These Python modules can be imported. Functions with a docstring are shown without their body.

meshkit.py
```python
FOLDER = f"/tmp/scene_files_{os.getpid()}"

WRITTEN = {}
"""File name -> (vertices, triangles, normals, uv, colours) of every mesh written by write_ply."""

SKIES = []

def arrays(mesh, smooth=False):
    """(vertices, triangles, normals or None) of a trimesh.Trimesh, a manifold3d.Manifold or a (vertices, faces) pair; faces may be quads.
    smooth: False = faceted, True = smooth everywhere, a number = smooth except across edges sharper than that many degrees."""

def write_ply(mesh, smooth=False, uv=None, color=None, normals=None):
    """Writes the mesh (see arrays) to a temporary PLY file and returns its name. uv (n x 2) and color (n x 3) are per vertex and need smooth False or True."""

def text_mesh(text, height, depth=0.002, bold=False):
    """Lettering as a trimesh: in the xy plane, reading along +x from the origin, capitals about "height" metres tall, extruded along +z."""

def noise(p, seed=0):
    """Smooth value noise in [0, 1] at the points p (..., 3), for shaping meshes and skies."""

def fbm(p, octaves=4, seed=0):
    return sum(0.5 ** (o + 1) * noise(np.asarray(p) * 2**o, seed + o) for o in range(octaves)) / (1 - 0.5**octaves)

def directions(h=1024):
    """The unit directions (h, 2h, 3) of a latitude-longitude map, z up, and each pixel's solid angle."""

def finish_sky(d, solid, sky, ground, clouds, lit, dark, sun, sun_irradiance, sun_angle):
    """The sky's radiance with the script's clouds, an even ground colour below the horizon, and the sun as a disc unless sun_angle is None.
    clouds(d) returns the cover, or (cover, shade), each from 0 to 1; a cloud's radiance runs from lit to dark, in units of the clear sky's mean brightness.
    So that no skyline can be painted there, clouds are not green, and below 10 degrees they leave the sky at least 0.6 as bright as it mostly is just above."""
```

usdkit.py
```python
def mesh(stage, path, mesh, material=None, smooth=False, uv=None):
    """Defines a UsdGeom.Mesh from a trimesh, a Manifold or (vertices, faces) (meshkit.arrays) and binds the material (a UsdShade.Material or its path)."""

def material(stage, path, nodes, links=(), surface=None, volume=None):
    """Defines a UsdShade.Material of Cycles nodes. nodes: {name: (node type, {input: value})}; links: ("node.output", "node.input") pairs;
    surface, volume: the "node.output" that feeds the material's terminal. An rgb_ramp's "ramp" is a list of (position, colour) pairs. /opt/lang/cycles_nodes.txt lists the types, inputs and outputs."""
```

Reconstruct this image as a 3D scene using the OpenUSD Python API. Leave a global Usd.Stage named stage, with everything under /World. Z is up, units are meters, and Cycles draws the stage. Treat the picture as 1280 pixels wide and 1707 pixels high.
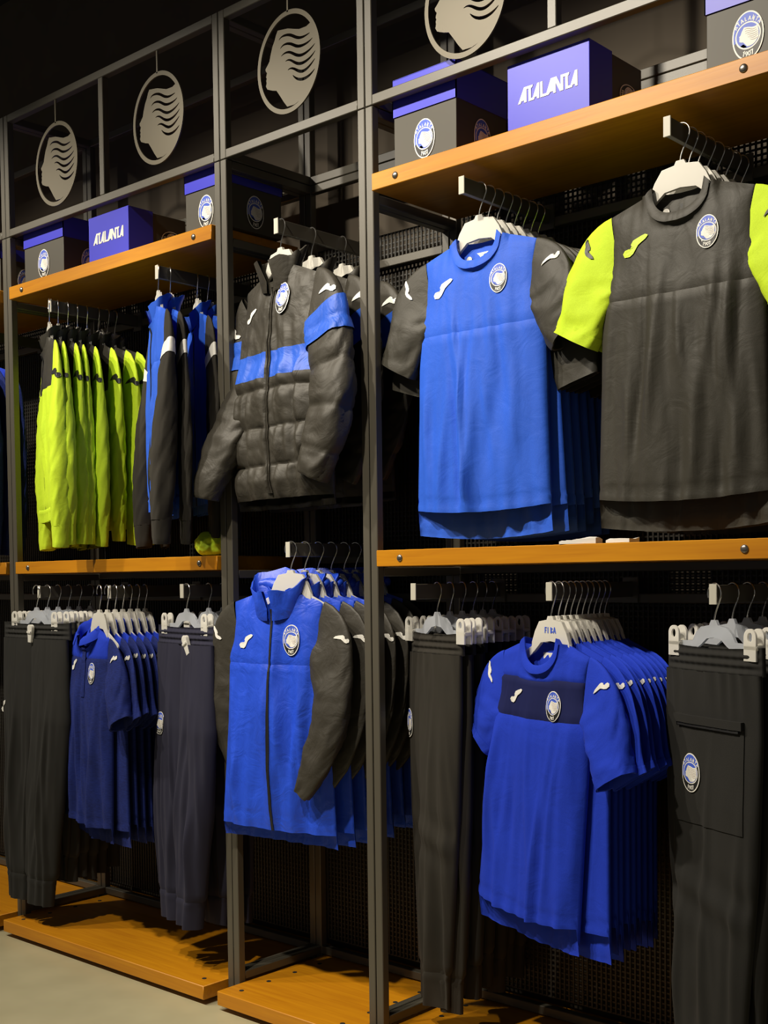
import math, random
import numpy as np, trimesh, shapely, usdkit, meshkit
from shapely.geometry import Polygon, Point, LineString, box as sbox
from shapely.ops import unary_union
from shapely import affinity
from pxr import Usd, UsdGeom, UsdLux, UsdShade, Gf, Sdf, Vt

stage = Usd.Stage.CreateInMemory()
UsdGeom.SetStageUpAxis(stage, UsdGeom.Tokens.z)
UsdGeom.SetStageMetersPerUnit(stage, 1.0)
world = UsdGeom.Xform.Define(stage, '/World')
stage.SetDefaultPrim(world.GetPrim())

# ------------------------------------------------------------------ camera
CAM = (2.03128, -2.20917, 1.17352); YAW, PITCH, ROLL = 0.732935, -0.0349784, -0.0125423
FPX, PPY = 2031.16, 1033.23          # focal length and principal row in pixels of the 1280x1707 frame
def cam_axes():
    cy, sy, cp, sp = math.cos(YAW), math.sin(YAW), math.cos(PITCH), math.sin(PITCH)
    d = np.array([-sy * cp, cy * cp, sp]); r = np.array([cy, sy, 0]); u = np.cross(r, d)
    cr, sr = math.cos(ROLL), math.sin(ROLL)
    return cr * r + sr * u, -sr * r + cr * u, d
cam = UsdGeom.Camera.Define(stage, '/World/camera')
R_, U_, D_ = cam_axes()
cam.AddTransformOp().Set(Gf.Matrix4d(*R_, 0, *U_, 0, *(-D_), 0, *CAM, 1))
cam.CreateHorizontalApertureAttr(36.0); cam.CreateVerticalApertureAttr(36.0 * 1707 / 1280)
cam.CreateFocalLengthAttr(FPX / 1280 * 36.0)
cam.CreateVerticalApertureOffsetAttr((PPY - 853.5) / 1280 * 36.0)
cam.CreateExposureAttr(0.0)
cam.CreateClippingRangeAttr(Gf.Vec2f(0.05, 100))

# ------------------------------------------------------------------ light: ceiling spots of the shop, faint room light
dome = UsdLux.DomeLight.Define(stage, '/World/room_light'); dome.CreateIntensityAttr(0.028); dome.CreateColorAttr(Gf.Vec3f(1, 0.95, 0.85))
SPOTS = [(-2.55, -1.70, 3.30, 1700), (-1.55, -1.70, 3.30, 1700), (-0.65, -1.70, 3.30, 1750), (0.15, -1.70, 3.30, 2300)]
def spot(i, x, y, z, power):
    s = UsdLux.SphereLight.Define(stage, '/World/spot_light' + ('_%03d' % i if i else ''))
    s.CreateRadiusAttr(0.05); s.CreateIntensityAttr(power); s.CreateColorAttr(Gf.Vec3f(1.0, 0.90, 0.74))
    sh = UsdLux.ShapingAPI.Apply(s.GetPrim()); sh.CreateShapingConeAngleAttr(34.5); sh.CreateShapingConeSoftnessAttr(0.5)
    to = np.array([x + 0.65, 0.05, 1.12]) - np.array([x, y, z]); to /= np.linalg.norm(to)
    zz = -to; xx = np.cross([0, 0, 1.0], zz); xx /= np.linalg.norm(xx); yy = np.cross(zz, xx)
    s.AddTransformOp().Set(Gf.Matrix4d(*xx, 0, *yy, 0, *zz, 0, x, y, z, 1))
for i, a in enumerate(SPOTS): spot(i, *a)

# ------------------------------------------------------------------ helpers
USED = {}
def numbered(parent, name):
    k = (parent, name); n = USED.get(k, 0); USED[k] = n + 1
    return name if n == 0 else '%s_%03d' % (name, n)
def tag(prim, label=None, cat=None, group=None, kind=None):
    for k, v in (('label', label), ('category', cat), ('group', group), ('kind', kind)):
        if v: prim.SetCustomDataByKey(k, v)
    return prim
def thing(name, label, cat, loc=(0, 0, 0), rz=0.0, group=None, kind=None):
    x = UsdGeom.Xform.Define(stage, '/World/' + numbered('/World', name))
    x.AddTranslateOp().Set(Gf.Vec3d(*map(float, loc))); x.AddRotateZOp().Set(float(rz)); x.AddScaleOp().Set(Gf.Vec3f(1, 1, 1))
    return tag(x.GetPrim(), label, cat, group, kind)
def obj(name, mesh, mat, parent=None, smooth=40, label=None, kind=None):
    pp = str(parent.GetPath()) if parent is not None else '/World'
    m = usdkit.mesh(stage, pp + '/' + numbered(pp, name), mesh, mat, smooth=smooth)
    p = m.GetPrim(); m.CreateDoubleSidedAttr(True)
    if label: p.SetCustomDataByKey('label', label)
    if kind: p.SetCustomDataByKey('kind', kind)
    return p
def base_name(p):
    n = p.GetName(); return n[:-4] if len(n) > 4 and n[-4] == '_' and n[-3:].isdigit() else n
def copy(src, loc, rz, label, group=None, scale=(1, 1, 1)):
    cd = src.GetCustomData()
    x = UsdGeom.Xform.Define(stage, '/World/' + numbered('/World', base_name(src)))
    p = x.GetPrim(); p.GetReferences().AddInternalReference(src.GetPath()); p.SetInstanceable(True)
    p.GetAttribute('xformOp:translate').Set(Gf.Vec3d(*map(float, loc))); p.GetAttribute('xformOp:rotateZ').Set(float(rz)); p.GetAttribute('xformOp:scale').Set(Gf.Vec3f(*map(float, scale)))
    return tag(p, label, cd.get('category'), group or cd.get('group'))
def bx(x0, x1, y0, y1, z0, z1, c=0.0):
    e = np.array([x1 - x0, y1 - y0, z1 - z0], float); ctr = ((x0 + x1) / 2, (y0 + y1) / 2, (z0 + z1) / 2)
    if c <= 0:
        m = trimesh.creation.box(e); m.apply_translation(ctr); return m
    h = e / 2; pts = []
    for sx in (-1, 1):
        for sy in (-1, 1):
            for sz in (-1, 1):
                for k in range(3):
                    q = np.array([sx, sy, sz]) * h
                    for j in range(3):
                        if j != k: q[j] -= np.sign(q[j]) * c
                    pts.append(q + ctr)
    return trimesh.convex.convex_hull(np.array(pts))
cat = trimesh.util.concatenate
def tube(pts, r, n=8, cap=True):
    pts = np.asarray(pts, float); r = np.broadcast_to(np.asarray(r, float), (len(pts),))
    T = np.gradient(pts, axis=0); T /= np.linalg.norm(T, axis=1, keepdims=True) + 1e-12
    ref = np.array([0, 1.0, 0]) if abs(T[0] @ [0, 1, 0]) < 0.9 else np.array([1.0, 0, 0])
    V = []; N = ref - T[0] * (ref @ T[0]); N /= np.linalg.norm(N)
    for i in range(len(pts)):
        N = N - T[i] * (N @ T[i]); N /= np.linalg.norm(N); B = np.cross(T[i], N)
        a = np.linspace(0, 2 * np.pi, n, endpoint=False)
        V.append(pts[i] + r[i] * (np.cos(a)[:, None] * N + np.sin(a)[:, None] * B))
    V = np.vstack(V); F = []
    for i in range(len(pts) - 1):
        for j in range(n):
            a, b = i * n + j, i * n + (j + 1) % n; F += [[a, b, b + n], [a, b + n, a + n]]
    if cap:
        V = np.vstack([V, pts[0], pts[-1]]); c0, c1 = len(V) - 2, len(V) - 1; e = (len(pts) - 1) * n
        for j in range(n): F += [[c0, (j + 1) % n, j], [c1, e + j, e + (j + 1) % n]]
    return trimesh.Trimesh(V, F, process=False)
def polys(g):
    return [p for p in getattr(g, 'geoms', [g]) if isinstance(p, Polygon) and p.area > 1e-10]
def extr(g, h):
    """2D shape (x, z) to a slab standing in the xz plane, its back at y = 0 and its face at y = -h."""
    ms = [trimesh.creation.extrude_polygon(p, h, engine='earcut') for p in polys(g)]
    m = cat(ms); v = m.vertices.copy(); m = trimesh.Trimesh(np.c_[v[:, 0], -v[:, 2], v[:, 1]], m.faces, process=False)
    return m
def spline(P, n=8):
    P = np.asarray(P, float)
    from scipy.interpolate import CubicSpline
    t = np.r_[0, np.cumsum(np.linalg.norm(np.diff(P, axis=0), axis=1))]
    return CubicSpline(t, P)(np.linspace(0, t[-1], n * (len(P) - 1) + 1))

# ------------------------------------------------------------------ materials
def lin(c):
    c = np.asarray(c, float) / 255.0
    return tuple(np.where(c <= 0.04045, c / 12.92, ((c + 0.055) / 1.055) ** 2.4))
LOOK = '/World/Looks/'
UsdGeom.Scope.Define(stage, '/World/Looks')
def simple(name, col, rough=0.5, metal=0.0, spec=0.5, **kw):
    return usdkit.material(stage, LOOK + name, {'p': ('principled_bsdf', {'base_color': col, 'roughness': rough, 'metallic': metal, 'specular_ior_level': spec, **kw})}, surface='p.BSDF')
def fabric(name, col, rough=0.8, sheen=0.15, scale=500.0, bump=0.12, var=0.12, spec=0.25, stretch=(1, 1, 1), crease=0.0):
    n = {'tc': ('texture_coordinate', {}), 'mp': ('mapping', {'scale': stretch}),
         'n1': ('noise_texture', {'scale': scale, 'detail': 2.0}), 'n2': ('noise_texture', {'scale': 9.0, 'detail': 4.0}),
         'rp': ('rgb_ramp', {'ramp': [(0.3, tuple(np.array(col) * (1 - var))), (0.7, tuple(np.array(col) * (1 + var)))]}),
         'mx': ('mix', {'fac': 0.5}),
         'b': ('bump', {'strength': bump, 'distance': 0.001}),
         'p': ('principled_bsdf', {'roughness': rough, 'sheen_weight': sheen, 'sheen_roughness': 0.4, 'sheen_tint': tuple(np.clip(np.array(col) * 1.5 + 0.1, 0, 1)), 'specular_ior_level': spec})}
    l = [('tc.object', 'mp.vector'), ('mp.vector', 'n1.vector'), ('tc.object', 'n2.vector'), ('n1.fac', 'mx.color1'), ('n2.fac', 'mx.color2'), ('mx.color', 'rp.fac'), ('rp.color', 'p.base_color'), ('n1.fac', 'b.height'), ('b.normal', 'p.normal')]
    if crease > 0:
        n['n3'] = ('noise_texture', {'scale': 16.0, 'detail': 3.0, 'distortion': 1.5}); n['b2'] = ('bump', {'strength': crease, 'distance': 0.01})
        l += [('tc.object', 'n3.vector'), ('n3.fac', 'b2.height'), ('b2.normal', 'b.normal')]
    return usdkit.material(stage, LOOK + name, n, l, surface='p.BSDF')
M = {}
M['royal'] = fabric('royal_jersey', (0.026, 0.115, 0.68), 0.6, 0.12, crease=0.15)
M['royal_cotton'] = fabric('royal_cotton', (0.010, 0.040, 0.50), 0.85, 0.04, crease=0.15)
M['navy'] = fabric('navy_band', (0.006, 0.010, 0.075), 0.8, 0.1, scale=260, stretch=(4, 1, .6))
M['navy_melange'] = fabric('navy_melange', (0.008, 0.018, 0.135), 0.85, 0.1, scale=150, var=0.5, stretch=(.5, .5, 3))
M['navy_jogger'] = fabric('navy_jogger', (0.022, 0.022, 0.042), 0.9, 0.15)
M['black'] = fabric('black_jersey', (0.036, 0.033, 0.025), 0.55, 0.12, spec=0.35, crease=0.15)
M['black_jogger'] = fabric('black_jogger', (0.020, 0.0195, 0.018), 0.9, 0.15)
M['black_fleece'] = fabric('black_fleece', (0.028, 0.025, 0.02), 0.9, 0.15)
M['black_nylon'] = fabric('black_nylon', (0.034, 0.030, 0.022), 0.56, 0.05, spec=0.45, bump=0.05, crease=0.28)
M['royal_nylon'] = fabric('royal_nylon', (0.017, 0.075, 0.66), 0.42, 0.03, spec=0.5, bump=0.05, crease=0.35)
M['band_nylon'] = fabric('blue_band_nylon', (0.020, 0.10, 0.58), 0.5, 0.03, spec=0.4, bump=0.05, crease=0.4)
M['lime'] = fabric('lime_jersey', (0.55, 0.76, 0.028), 0.7, 0.12, crease=0.15)
M['white_print'] = simple('white_print', (0.80, 0.79, 0.74), 0.5)
M['lime_print'] = simple('lime_print', (0.60, 0.78, 0.05), 0.5)
M['black_print'] = simple('black_print', (0.015, 0.015, 0.016), 0.5)
M['crest_blue'] = simple('crest_blue', (0.06, 0.12, 0.62), 0.5)
M['crest_grey'] = simple('crest_grey', (0.45, 0.40, 0.36), 0.6)
M['hair_line'] = simple('hair_line', (0.40, 0.33, 0.30), 0.6)
M['label'] = simple('paper_white', (0.75, 0.73, 0.68), 0.6)
M['plastic'] = usdkit.material(stage, LOOK + 'milky_plastic', {'p': ('principled_bsdf', {'base_color': (0.80, 0.78, 0.70), 'roughness': 0.35, 'subsurface_weight': 0.3, 'subsurface_scale': 0.01, 'subsurface_radius': (1, 1, .8)})}, surface='p.BSDF')
M['clear_plastic'] = usdkit.material(stage, LOOK + 'frosted_clear_plastic', {'p': ('principled_bsdf', {'base_color': (0.75, 0.79, 0.86), 'roughness': 0.3, 'transmission_weight': 0.55})}, surface='p.BSDF')
M['chrome'] = simple('chrome_wire', (0.75, 0.74, 0.72), 0.22, 1.0)
M['metal'] = usdkit.material(stage, LOOK + 'charcoal_powder_coat', {
    'tc': ('texture_coordinate', {}), 'n': ('noise_texture', {'scale': 700.0, 'detail': 2.0}), 'b': ('bump', {'strength': 0.15, 'distance': 0.0005}),
    'p': ('principled_bsdf', {'base_color': (0.075, 0.067, 0.049), 'roughness': 0.45, 'specular_ior_level': 0.8})},
    [('tc.object', 'n.vector'), ('n.fac', 'b.height'), ('b.normal', 'p.normal')], surface='p.BSDF')
M['wire'] = simple('black_mesh_wire', (0.022, 0.020, 0.016), 0.55)
M['sign'] = simple('brushed_sign_steel', (0.125, 0.110, 0.078), 0.5, 0.2)
M['endcap'] = simple('pale_end_plate', (0.55, 0.53, 0.45), 0.5)
M['dark_hole'] = simple('dark_slot', (0.012, 0.011, 0.01), 0.8)
M['bolt'] = simple('steel_bolt', (0.30, 0.28, 0.25), 0.3, 0.9)
M['box_black'] = simple('black_card', (0.060, 0.055, 0.042), 0.55)
M['box_blue'] = simple('violet_blue_card', (0.040, 0.042, 0.58), 0.42, 0.0, 0.45)
def wood(name, c1, c2):
    return usdkit.material(stage, LOOK + name, {
        'tc': ('texture_coordinate', {}), 'mp': ('mapping', {'scale': (1.2, 22, 22)}), 'n': ('noise_texture', {'scale': 3.0, 'detail': 6.0, 'distortion': 0.8}),
        'n2': ('noise_texture', {'scale': 2.2, 'detail': 2.0}), 'mx': ('mix', {'fac': 0.4}),
        'rp': ('rgb_ramp', {'ramp': [(0.3, c1), (0.68, c2)]}), 'b': ('bump', {'strength': 0.12, 'distance': 0.001}),
        'p': ('principled_bsdf', {'roughness': 0.40, 'specular_ior_level': 0.42})},
        [('tc.object', 'mp.vector'), ('mp.vector', 'n.vector'), ('tc.object', 'n2.vector'), ('n.fac', 'mx.color1'), ('n2.fac', 'mx.color2'), ('mx.color', 'rp.fac'), ('rp.color', 'p.base_color'), ('n.fac', 'b.height'), ('b.normal', 'p.normal')], surface='p.BSDF')
M['wood'] = wood('oiled_orange_wood', (0.43, 0.155, 0.0035), (0.60, 0.255, 0.006))
M['floor'] = usdkit.material(stage, LOOK + 'grey_beige_floor', {
    'tc': ('texture_coordinate', {}), 'n': ('noise_texture', {'scale': 5.0, 'detail': 6.0}), 'rp': ('rgb_ramp', {'ramp': [(0.3, (0.37, 0.335, 0.205)), (0.7, (0.44, 0.40, 0.25))]}),
    'p': ('principled_bsdf', {'roughness': 0.45})}, [('tc.object', 'n.vector'), ('n.fac', 'rp.fac'), ('rp.color', 'p.base_color')], surface='p.BSDF')
M['wall'] = usdkit.material(stage, LOOK + 'dark_brown_wall', {
    'tc': ('texture_coordinate', {}), 'n': ('noise_texture', {'scale': 6.0, 'detail': 5.0}), 'rp': ('rgb_ramp', {'ramp': [(0.3, (0.060, 0.046, 0.030)), (0.7, (0.075, 0.058, 0.038))]}),
    'p': ('principled_bsdf', {'roughness': 0.8})}, [('tc.object', 'n.vector'), ('n.fac', 'rp.fac'), ('rp.color', 'p.base_color')], surface='p.BSDF')
M['ceiling'] = simple('near_black_ceiling', (0.02, 0.019, 0.016), 0.9)

# ------------------------------------------------------------------ the room
def struct(name, mesh, mat):
    p = obj(name, mesh, mat, smooth=False); tag(p, kind='structure'); return p
tag(struct('floor', bx(-4.2, 2.9, -3.6, 0.46, -0.06, 0.0), M['floor']), 'smooth grey beige shop floor in front of the racks')
tag(struct('wall_back', bx(-4.2, 2.9, 0.44, 0.50, 0.0, 3.5), M['wall']), 'dark brown wall behind the clothing racks')
tag(struct('ceiling', bx(-4.2, 2.9, -3.6, 0.50, 3.45, 3.55), M['ceiling']), 'near-black ceiling over the racks')

# ------------------------------------------------------------------ racks
W = 1.0874
PX = [-1.6255 - W, -1.6255, -0.5381, 0.0, W]           # centre lines where two frames meet
HW, GAP, DEP = 0.0243, 0.0016, 0.345                   # half of a double post, half the joint, frame depth
Z_US, T_US, Z_MS, T_MS, Z_BB, Z_BT, Z_PT, T_P = 2.146, 0.041, 1.239, 0.040, 2.3146, 2.3387, 0.054, 0.039
Z_TT = 2.712
TB = HW - GAP                                          # tube width
WHERE = ['rack cut off by the left edge', 'wide rack of lime jackets', 'narrow rack of the padded jacket', 'wide rack of the short-sleeved training shirts']
def tubebox(x0, x1, y0, y1, z0, z1): return bx(x0, x1, y0, y1, z0, z1, 0.0016)
for b in range(4):
    xa, xb = PX[b] + GAP, PX[b + 1] - GAP
    f = thing('rack_frame', 'charcoal steel lower frame of the ' + WHERE[b], 'rack frame', (xa, 0, 0), group='charcoal rack frames')
    w = xb - xa; zt = Z_BB - 0.002
    for x0 in (0, w - TB):
        for y0 in (0, DEP - TB):
            obj('upright', tubebox(x0, x0 + TB, y0, y0 + TB, 0.0, zt), M['metal'], f)
        for z0 in (0.058, Z_MS - T_MS - TB - 0.001, Z_US - T_US - TB - 0.001, zt - TB):
            obj('side_rail', tubebox(x0, x0 + TB, TB, DEP - TB, z0, z0 + TB), M['metal'], f)
    for z0 in (0.058, 1.105, 1.215 if b == 2 else 1.18, 2.028, zt - TB):
        obj('back_rail', tubebox(TB, w - TB, DEP - TB, DEP, z0, z0 + TB), M['metal'], f)
    # woven wire panel behind the clothes: real wires, too fine to pick apart one by one
    ws = []
    rows = np.arange(0.10, 2.13, 0.0135); cols = np.arange(TB + 0.006, w - TB - 0.004, 0.0135)
    for i, z in enumerate(rows): ws.append(bx(TB, w - TB, DEP + 0.004, DEP + 0.0075, z - 0.0022, z + 0.0022))
    for i, x in enumerate(cols): ws.append(bx(x - 0.0022, x + 0.0022, DEP + 0.0015, DEP + 0.005, rows[0], rows[-1]))
    obj('wire_mesh_panel', cat(ws), M['wire'], f, smooth=False, label='fine woven black wire mesh behind the clothes', kind='stuff')
    h = thing('header_frame', 'open charcoal header frame with hanging sign above the ' + WHERE[b], 'header frame', (xa, 0, Z_BB), group='charcoal header frames')
    H = Z_TT - Z_BB; tb = Z_BT - Z_BB
    for x0 in (0, w - TB):
        obj('upright', tubebox(x0, x0 + TB, 0, TB, 0, H), M['metal'], h); obj('upright', tubebox(x0, x0 + TB, DEP - TB, DEP, 0, H), M['metal'], h)
        for z0 in (0, H - tb): obj('side_rail', tubebox(x0, x0 + TB, TB, DEP - TB, z0, z0 + tb), M['metal'], h)
    for z0, nm in ((0, 'bottom_bar'), (H - tb, 'top_bar')):
        obj(nm, tubebox(TB, w - TB, 0, TB, z0, z0 + tb), M['metal'], h); obj(nm, tubebox(TB, w - TB, DEP - TB, DEP, z0, z0 + tb), M['metal'], h)
    if b != 2: obj('middle_bar', tubebox(w / 2 - TB / 2, w / 2 + TB / 2, 0, TB, tb, H - tb), M['metal'], h)

# shelves and platforms
def dome_bolt(x, y, z, r=0.0085):
    m = trimesh.creation.icosphere(2, r); m.apply_scale([1, 0.55, 1]); m.apply_translation([x, y, z]); return m
def shelf(b, z, t, label):
    x0, x1 = PX[b] + 0.0286, PX[b + 1] - 0.0286; w = x1 - x0
    s = thing('wooden_shelf', label, 'shelf', (x0, 0, z), group='orange wooden shelves')
    obj('board', bx(0, w, -0.010, DEP - TB - 0.002, -t, 0, 0.0015), M['wood'], s)
    for x in (0.0763, w - 0.0763): obj('bolt', dome_bolt(x, -0.0105, -t / 2), M['bolt'], s, label='domed steel bolt head')
SN = {0: 'above the rack cut off by the left edge', 1: 'above the lime jackets', 3: 'above the blue and black short-sleeved shirts'}
SM = {0: 'in the rack cut off by the left edge', 1: 'under the lime jackets', 3: 'under the blue and black short-sleeved shirts'}
for b in (0, 1, 3):
    shelf(b, Z_US, T_US, 'orange wooden upper shelf carrying gift boxes ' + SN[b])
    shelf(b, Z_MS, T_MS, 'orange wooden middle shelf ' + SM[b])
PN = ['rack cut off by the left edge', 'navy polo shirts', 'blue windbreakers', 'blue tee shirts with navy chest bands']
for b in range(4):
    x0, x1 = PX[b] + 0.0286, PX[b + 1] - 0.0286; w = x1 - x0; d = 0.0853 + 0.42
    p = thing('wooden_platform', 'low orange wooden floor platform under the ' + PN[b], 'platform', (x0, -0.0853, 0), group='orange floor platforms')
    obj('board', bx(0, w, 0, d, Z_PT - T_P, Z_PT, 0.002), M['wood'], p)
    obj('plinth', bx(0.06, w - 0.06, 0.05, d - 0.03, 0.0, Z_PT - T_P), M['dark_hole'], p, smooth=False)
    for x in (0.05, w - 0.05):
        for y in np.linspace(0.045, d - 0.06, 5):
            m = trimesh.creation.cylinder(0.0065, 0.0012, sections=14); m.apply_translation([x, y, Z_PT + 0.0004]); obj('screw', m, M['dark_hole'], p)

# hanging rails (front end at y = -0.02, fixed to the frame's back rail)
RAIL = {'URA': (0.312, 2.072), 'URB': (0.827, 2.072), 'ULA': (-1.343, 2.062), 'ULB': (-0.796, 2.072), 'UM': (-0.298, 2.103),
        'LLA': (-1.442, 1.158), 'LLB': (-1.058, 1.157), 'LLC': (-0.710, 1.159), 'LM': (-0.272, 1.266), 'LRA': (0.155, 1.156), 'LRB': (0.540, 1.156), 'LRC': (0.922, 1.150), 'FLA': (-1.93, 2.066)}
RN = {'URA': 'blue shirts with black sleeves', 'URB': 'black shirts with lime sleeves', 'ULA': 'lime jackets', 'ULB': 'blue jackets with long black sleeves', 'UM': 'black padded jackets',
      'LLA': 'black joggers at the left edge', 'LLB': 'navy polo shirts', 'LLC': 'navy joggers', 'LM': 'blue windbreakers', 'LRA': 'brownish black joggers beside the windbreakers', 'LRB': 'blue tee shirts with navy chest bands', 'LRC': 'black zip-pocket joggers', 'FLA': 'blue tops at the left edge'}
for k, (x, z) in RAIL.items():
    r = thing('hanging_rail', 'straight black face-out rail carrying the ' + RN[k], 'clothes rail', (x, 0, z), group='black face-out rails')
    obj('bar', bx(-0.006, 0.006, -0.018, DEP - TB - 0.0005, -0.036, 0, 0.001), M['metal'], r)
    obj('end_plate', bx(-0.008, 0.008, -0.0215, -0.018, -0.038, 0.002, 0.0008), M['endcap'], r, label='pale rectangular end plate')
    obj('wall_bracket', bx(-0.02, 0.02, DEP - TB - 0.006, DEP - TB - 0.0004, -0.05, 0.01), M['metal'], r)

# ------------------------------------------------------------------ flat emblems (profile of a head with flowing hair in a ring)
def zm(pts, k=356.0):
    p = np.asarray(pts, float); X = (p[:, 0] - 600) / 220.0; Y = -(p[:, 1] - 442 + 0.41 * (p[:, 0] - 600)) / k
    return np.c_[X, Y]
HEAD = [(530, 225), (518, 255), (508, 292), (490, 340), (476, 398), (468, 440), (453, 470), (438, 496), (440, 510), (449, 522), (445, 538), (442, 553), (447, 562), (442, 577), (445, 592), (440, 618), (450, 638), (485, 645), (515, 645), (540, 682), (565, 722), (590, 755), (640, 738), (700, 690), (740, 632), (768, 560), (800, 480), (800, 300), (785, 190), (768, 165), (730, 200), (680, 218), (600, 212)]
WAVES = [[(538, 292), (560, 268), (585, 258), (620, 258), (655, 272), (690, 276), (720, 265), (752, 245)],
         [(547, 352), (565, 330), (590, 318), (625, 320), (665, 335), (700, 330), (735, 312), (770, 280)],
         [(553, 404), (580, 382), (610, 376), (645, 390), (685, 398), (725, 380), (760, 350), (786, 318)],
         [(582, 440), (612, 430), (645, 446), (680, 455), (720, 440), (760, 405), (788, 366)],
         [(598, 500), (632, 488), (660, 500), (695, 508), (735, 484), (785, 420)],
         [(632, 535), (655, 556), (690, 563), (730, 547), (783, 490)]]
def wave_poly(w, th):
    c = spline(zm(w), 5); n = len(c); T = np.gradient(c, axis=0); T /= np.linalg.norm(T, axis=1, keepdims=True); Nn = np.c_[-T[:, 1], T[:, 0]]
    k = (th * np.sin(np.linspace(0.06, np.pi - 0.06, n)) ** 0.6)[:, None]
    return Polygon(np.vstack([c + Nn * k, (c - Nn * k)[::-1]])).buffer(0)
CIRC = Point(0, 0).buffer(1.0, 48)
RING = CIRC.difference(Point(0, 0).buffer(0.905, 48))
HEADP = Polygon(zm(HEAD)).buffer(0.012).buffer(-0.012).intersection(CIRC)
WAVEP = unary_union([wave_poly(w, 0.030) for w in WAVES])
SIGN2D = unary_union([RING, HEADP.difference(WAVEP)])
def arc_text(text, r, a0, a1, h):
    """Letters set along an arc: a0 to a1 in degrees (90 = top), reading left to right."""
    out = []
    for k, ch in enumerate(text):
        a = a0 + (a1 - a0) * (k + 0.5) / len(text)
        if ch == ' ': continue
        g = glyph(ch); b = g.bounds
        g = affinity.translate(g, -(b[0] + b[2]) / 2, 0); g = affinity.scale(g, h, h, origin=(0, 0))
        if a1 < a0: g = affinity.translate(affinity.rotate(g, a - 90, origin=(0, 0)), r * math.cos(math.radians(a)), r * math.sin(math.radians(a)))
        else: g = affinity.translate(affinity.rotate(g, a + 90, origin=(0, 0)), r * math.cos(math.radians(a)), r * math.sin(math.radians(a)))
        out.append(g)
    return unary_union(out)
def S(w, *pts): return LineString(pts).buffer(w / 2, cap_style=2, join_style=2)
def glyph(ch):
    w = 0.2
    G = {'A': lambda: unary_union([S(w, (0, 0), (.32, 1)), S(w, (.32, 1), (.64, 0)), S(w * .8, (.12, .3), (.52, .3))]),
         'T': lambda: unary_union([S(w, (.3, 0), (.3, 1)), S(w, (0, .92), (.6, .92))]), 'L': lambda: S(w, (.1, 1), (.1, .08), (.52, .08)),
         'N': lambda: S(w, (.08, 0), (.08, .96), (.52, .04), (.52, 1)), '1': lambda: S(w, (.1, .75), (.3, .95), (.3, 0)),
         '9': lambda: unary_union([Point(.28, .66).buffer(.3).difference(Point(.28, .66).buffer(.12)), S(w, (.48, .66), (.44, .3), (.25, 0))]),
         '0': lambda: affinity.scale(Point(0, 0).buffer(.5).difference(affinity.scale(Point(0, 0).buffer(.5), .4, .6)), .62, 1).__class__(affinity.translate(affinity.scale(Point(0, 0).buffer(.5).difference(affinity.scale(Point(0, 0).buffer(.5), .4, .6)), .62, 1), .3, .5)),
         '7': lambda: S(w, (0, .92), (.55, .92), (.2, 0)),
         'F': lambda: unary_union([S(w, (.1, 0), (.1, 1)), S(w, (.1, .92), (.55, .92)), S(w, (.1, .5), (.45, .5))]), 'I': lambda: S(w, (.1, 0), (.1, 1)),
         'B': lambda: unary_union([S(w, (.1, 0), (.1, 1)), S(w, (.1, .92), (.45, .75), (.1, .52)), S(w, (.1, .5), (.5, .25), (.1, .08))])}
    return G[ch]()
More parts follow.
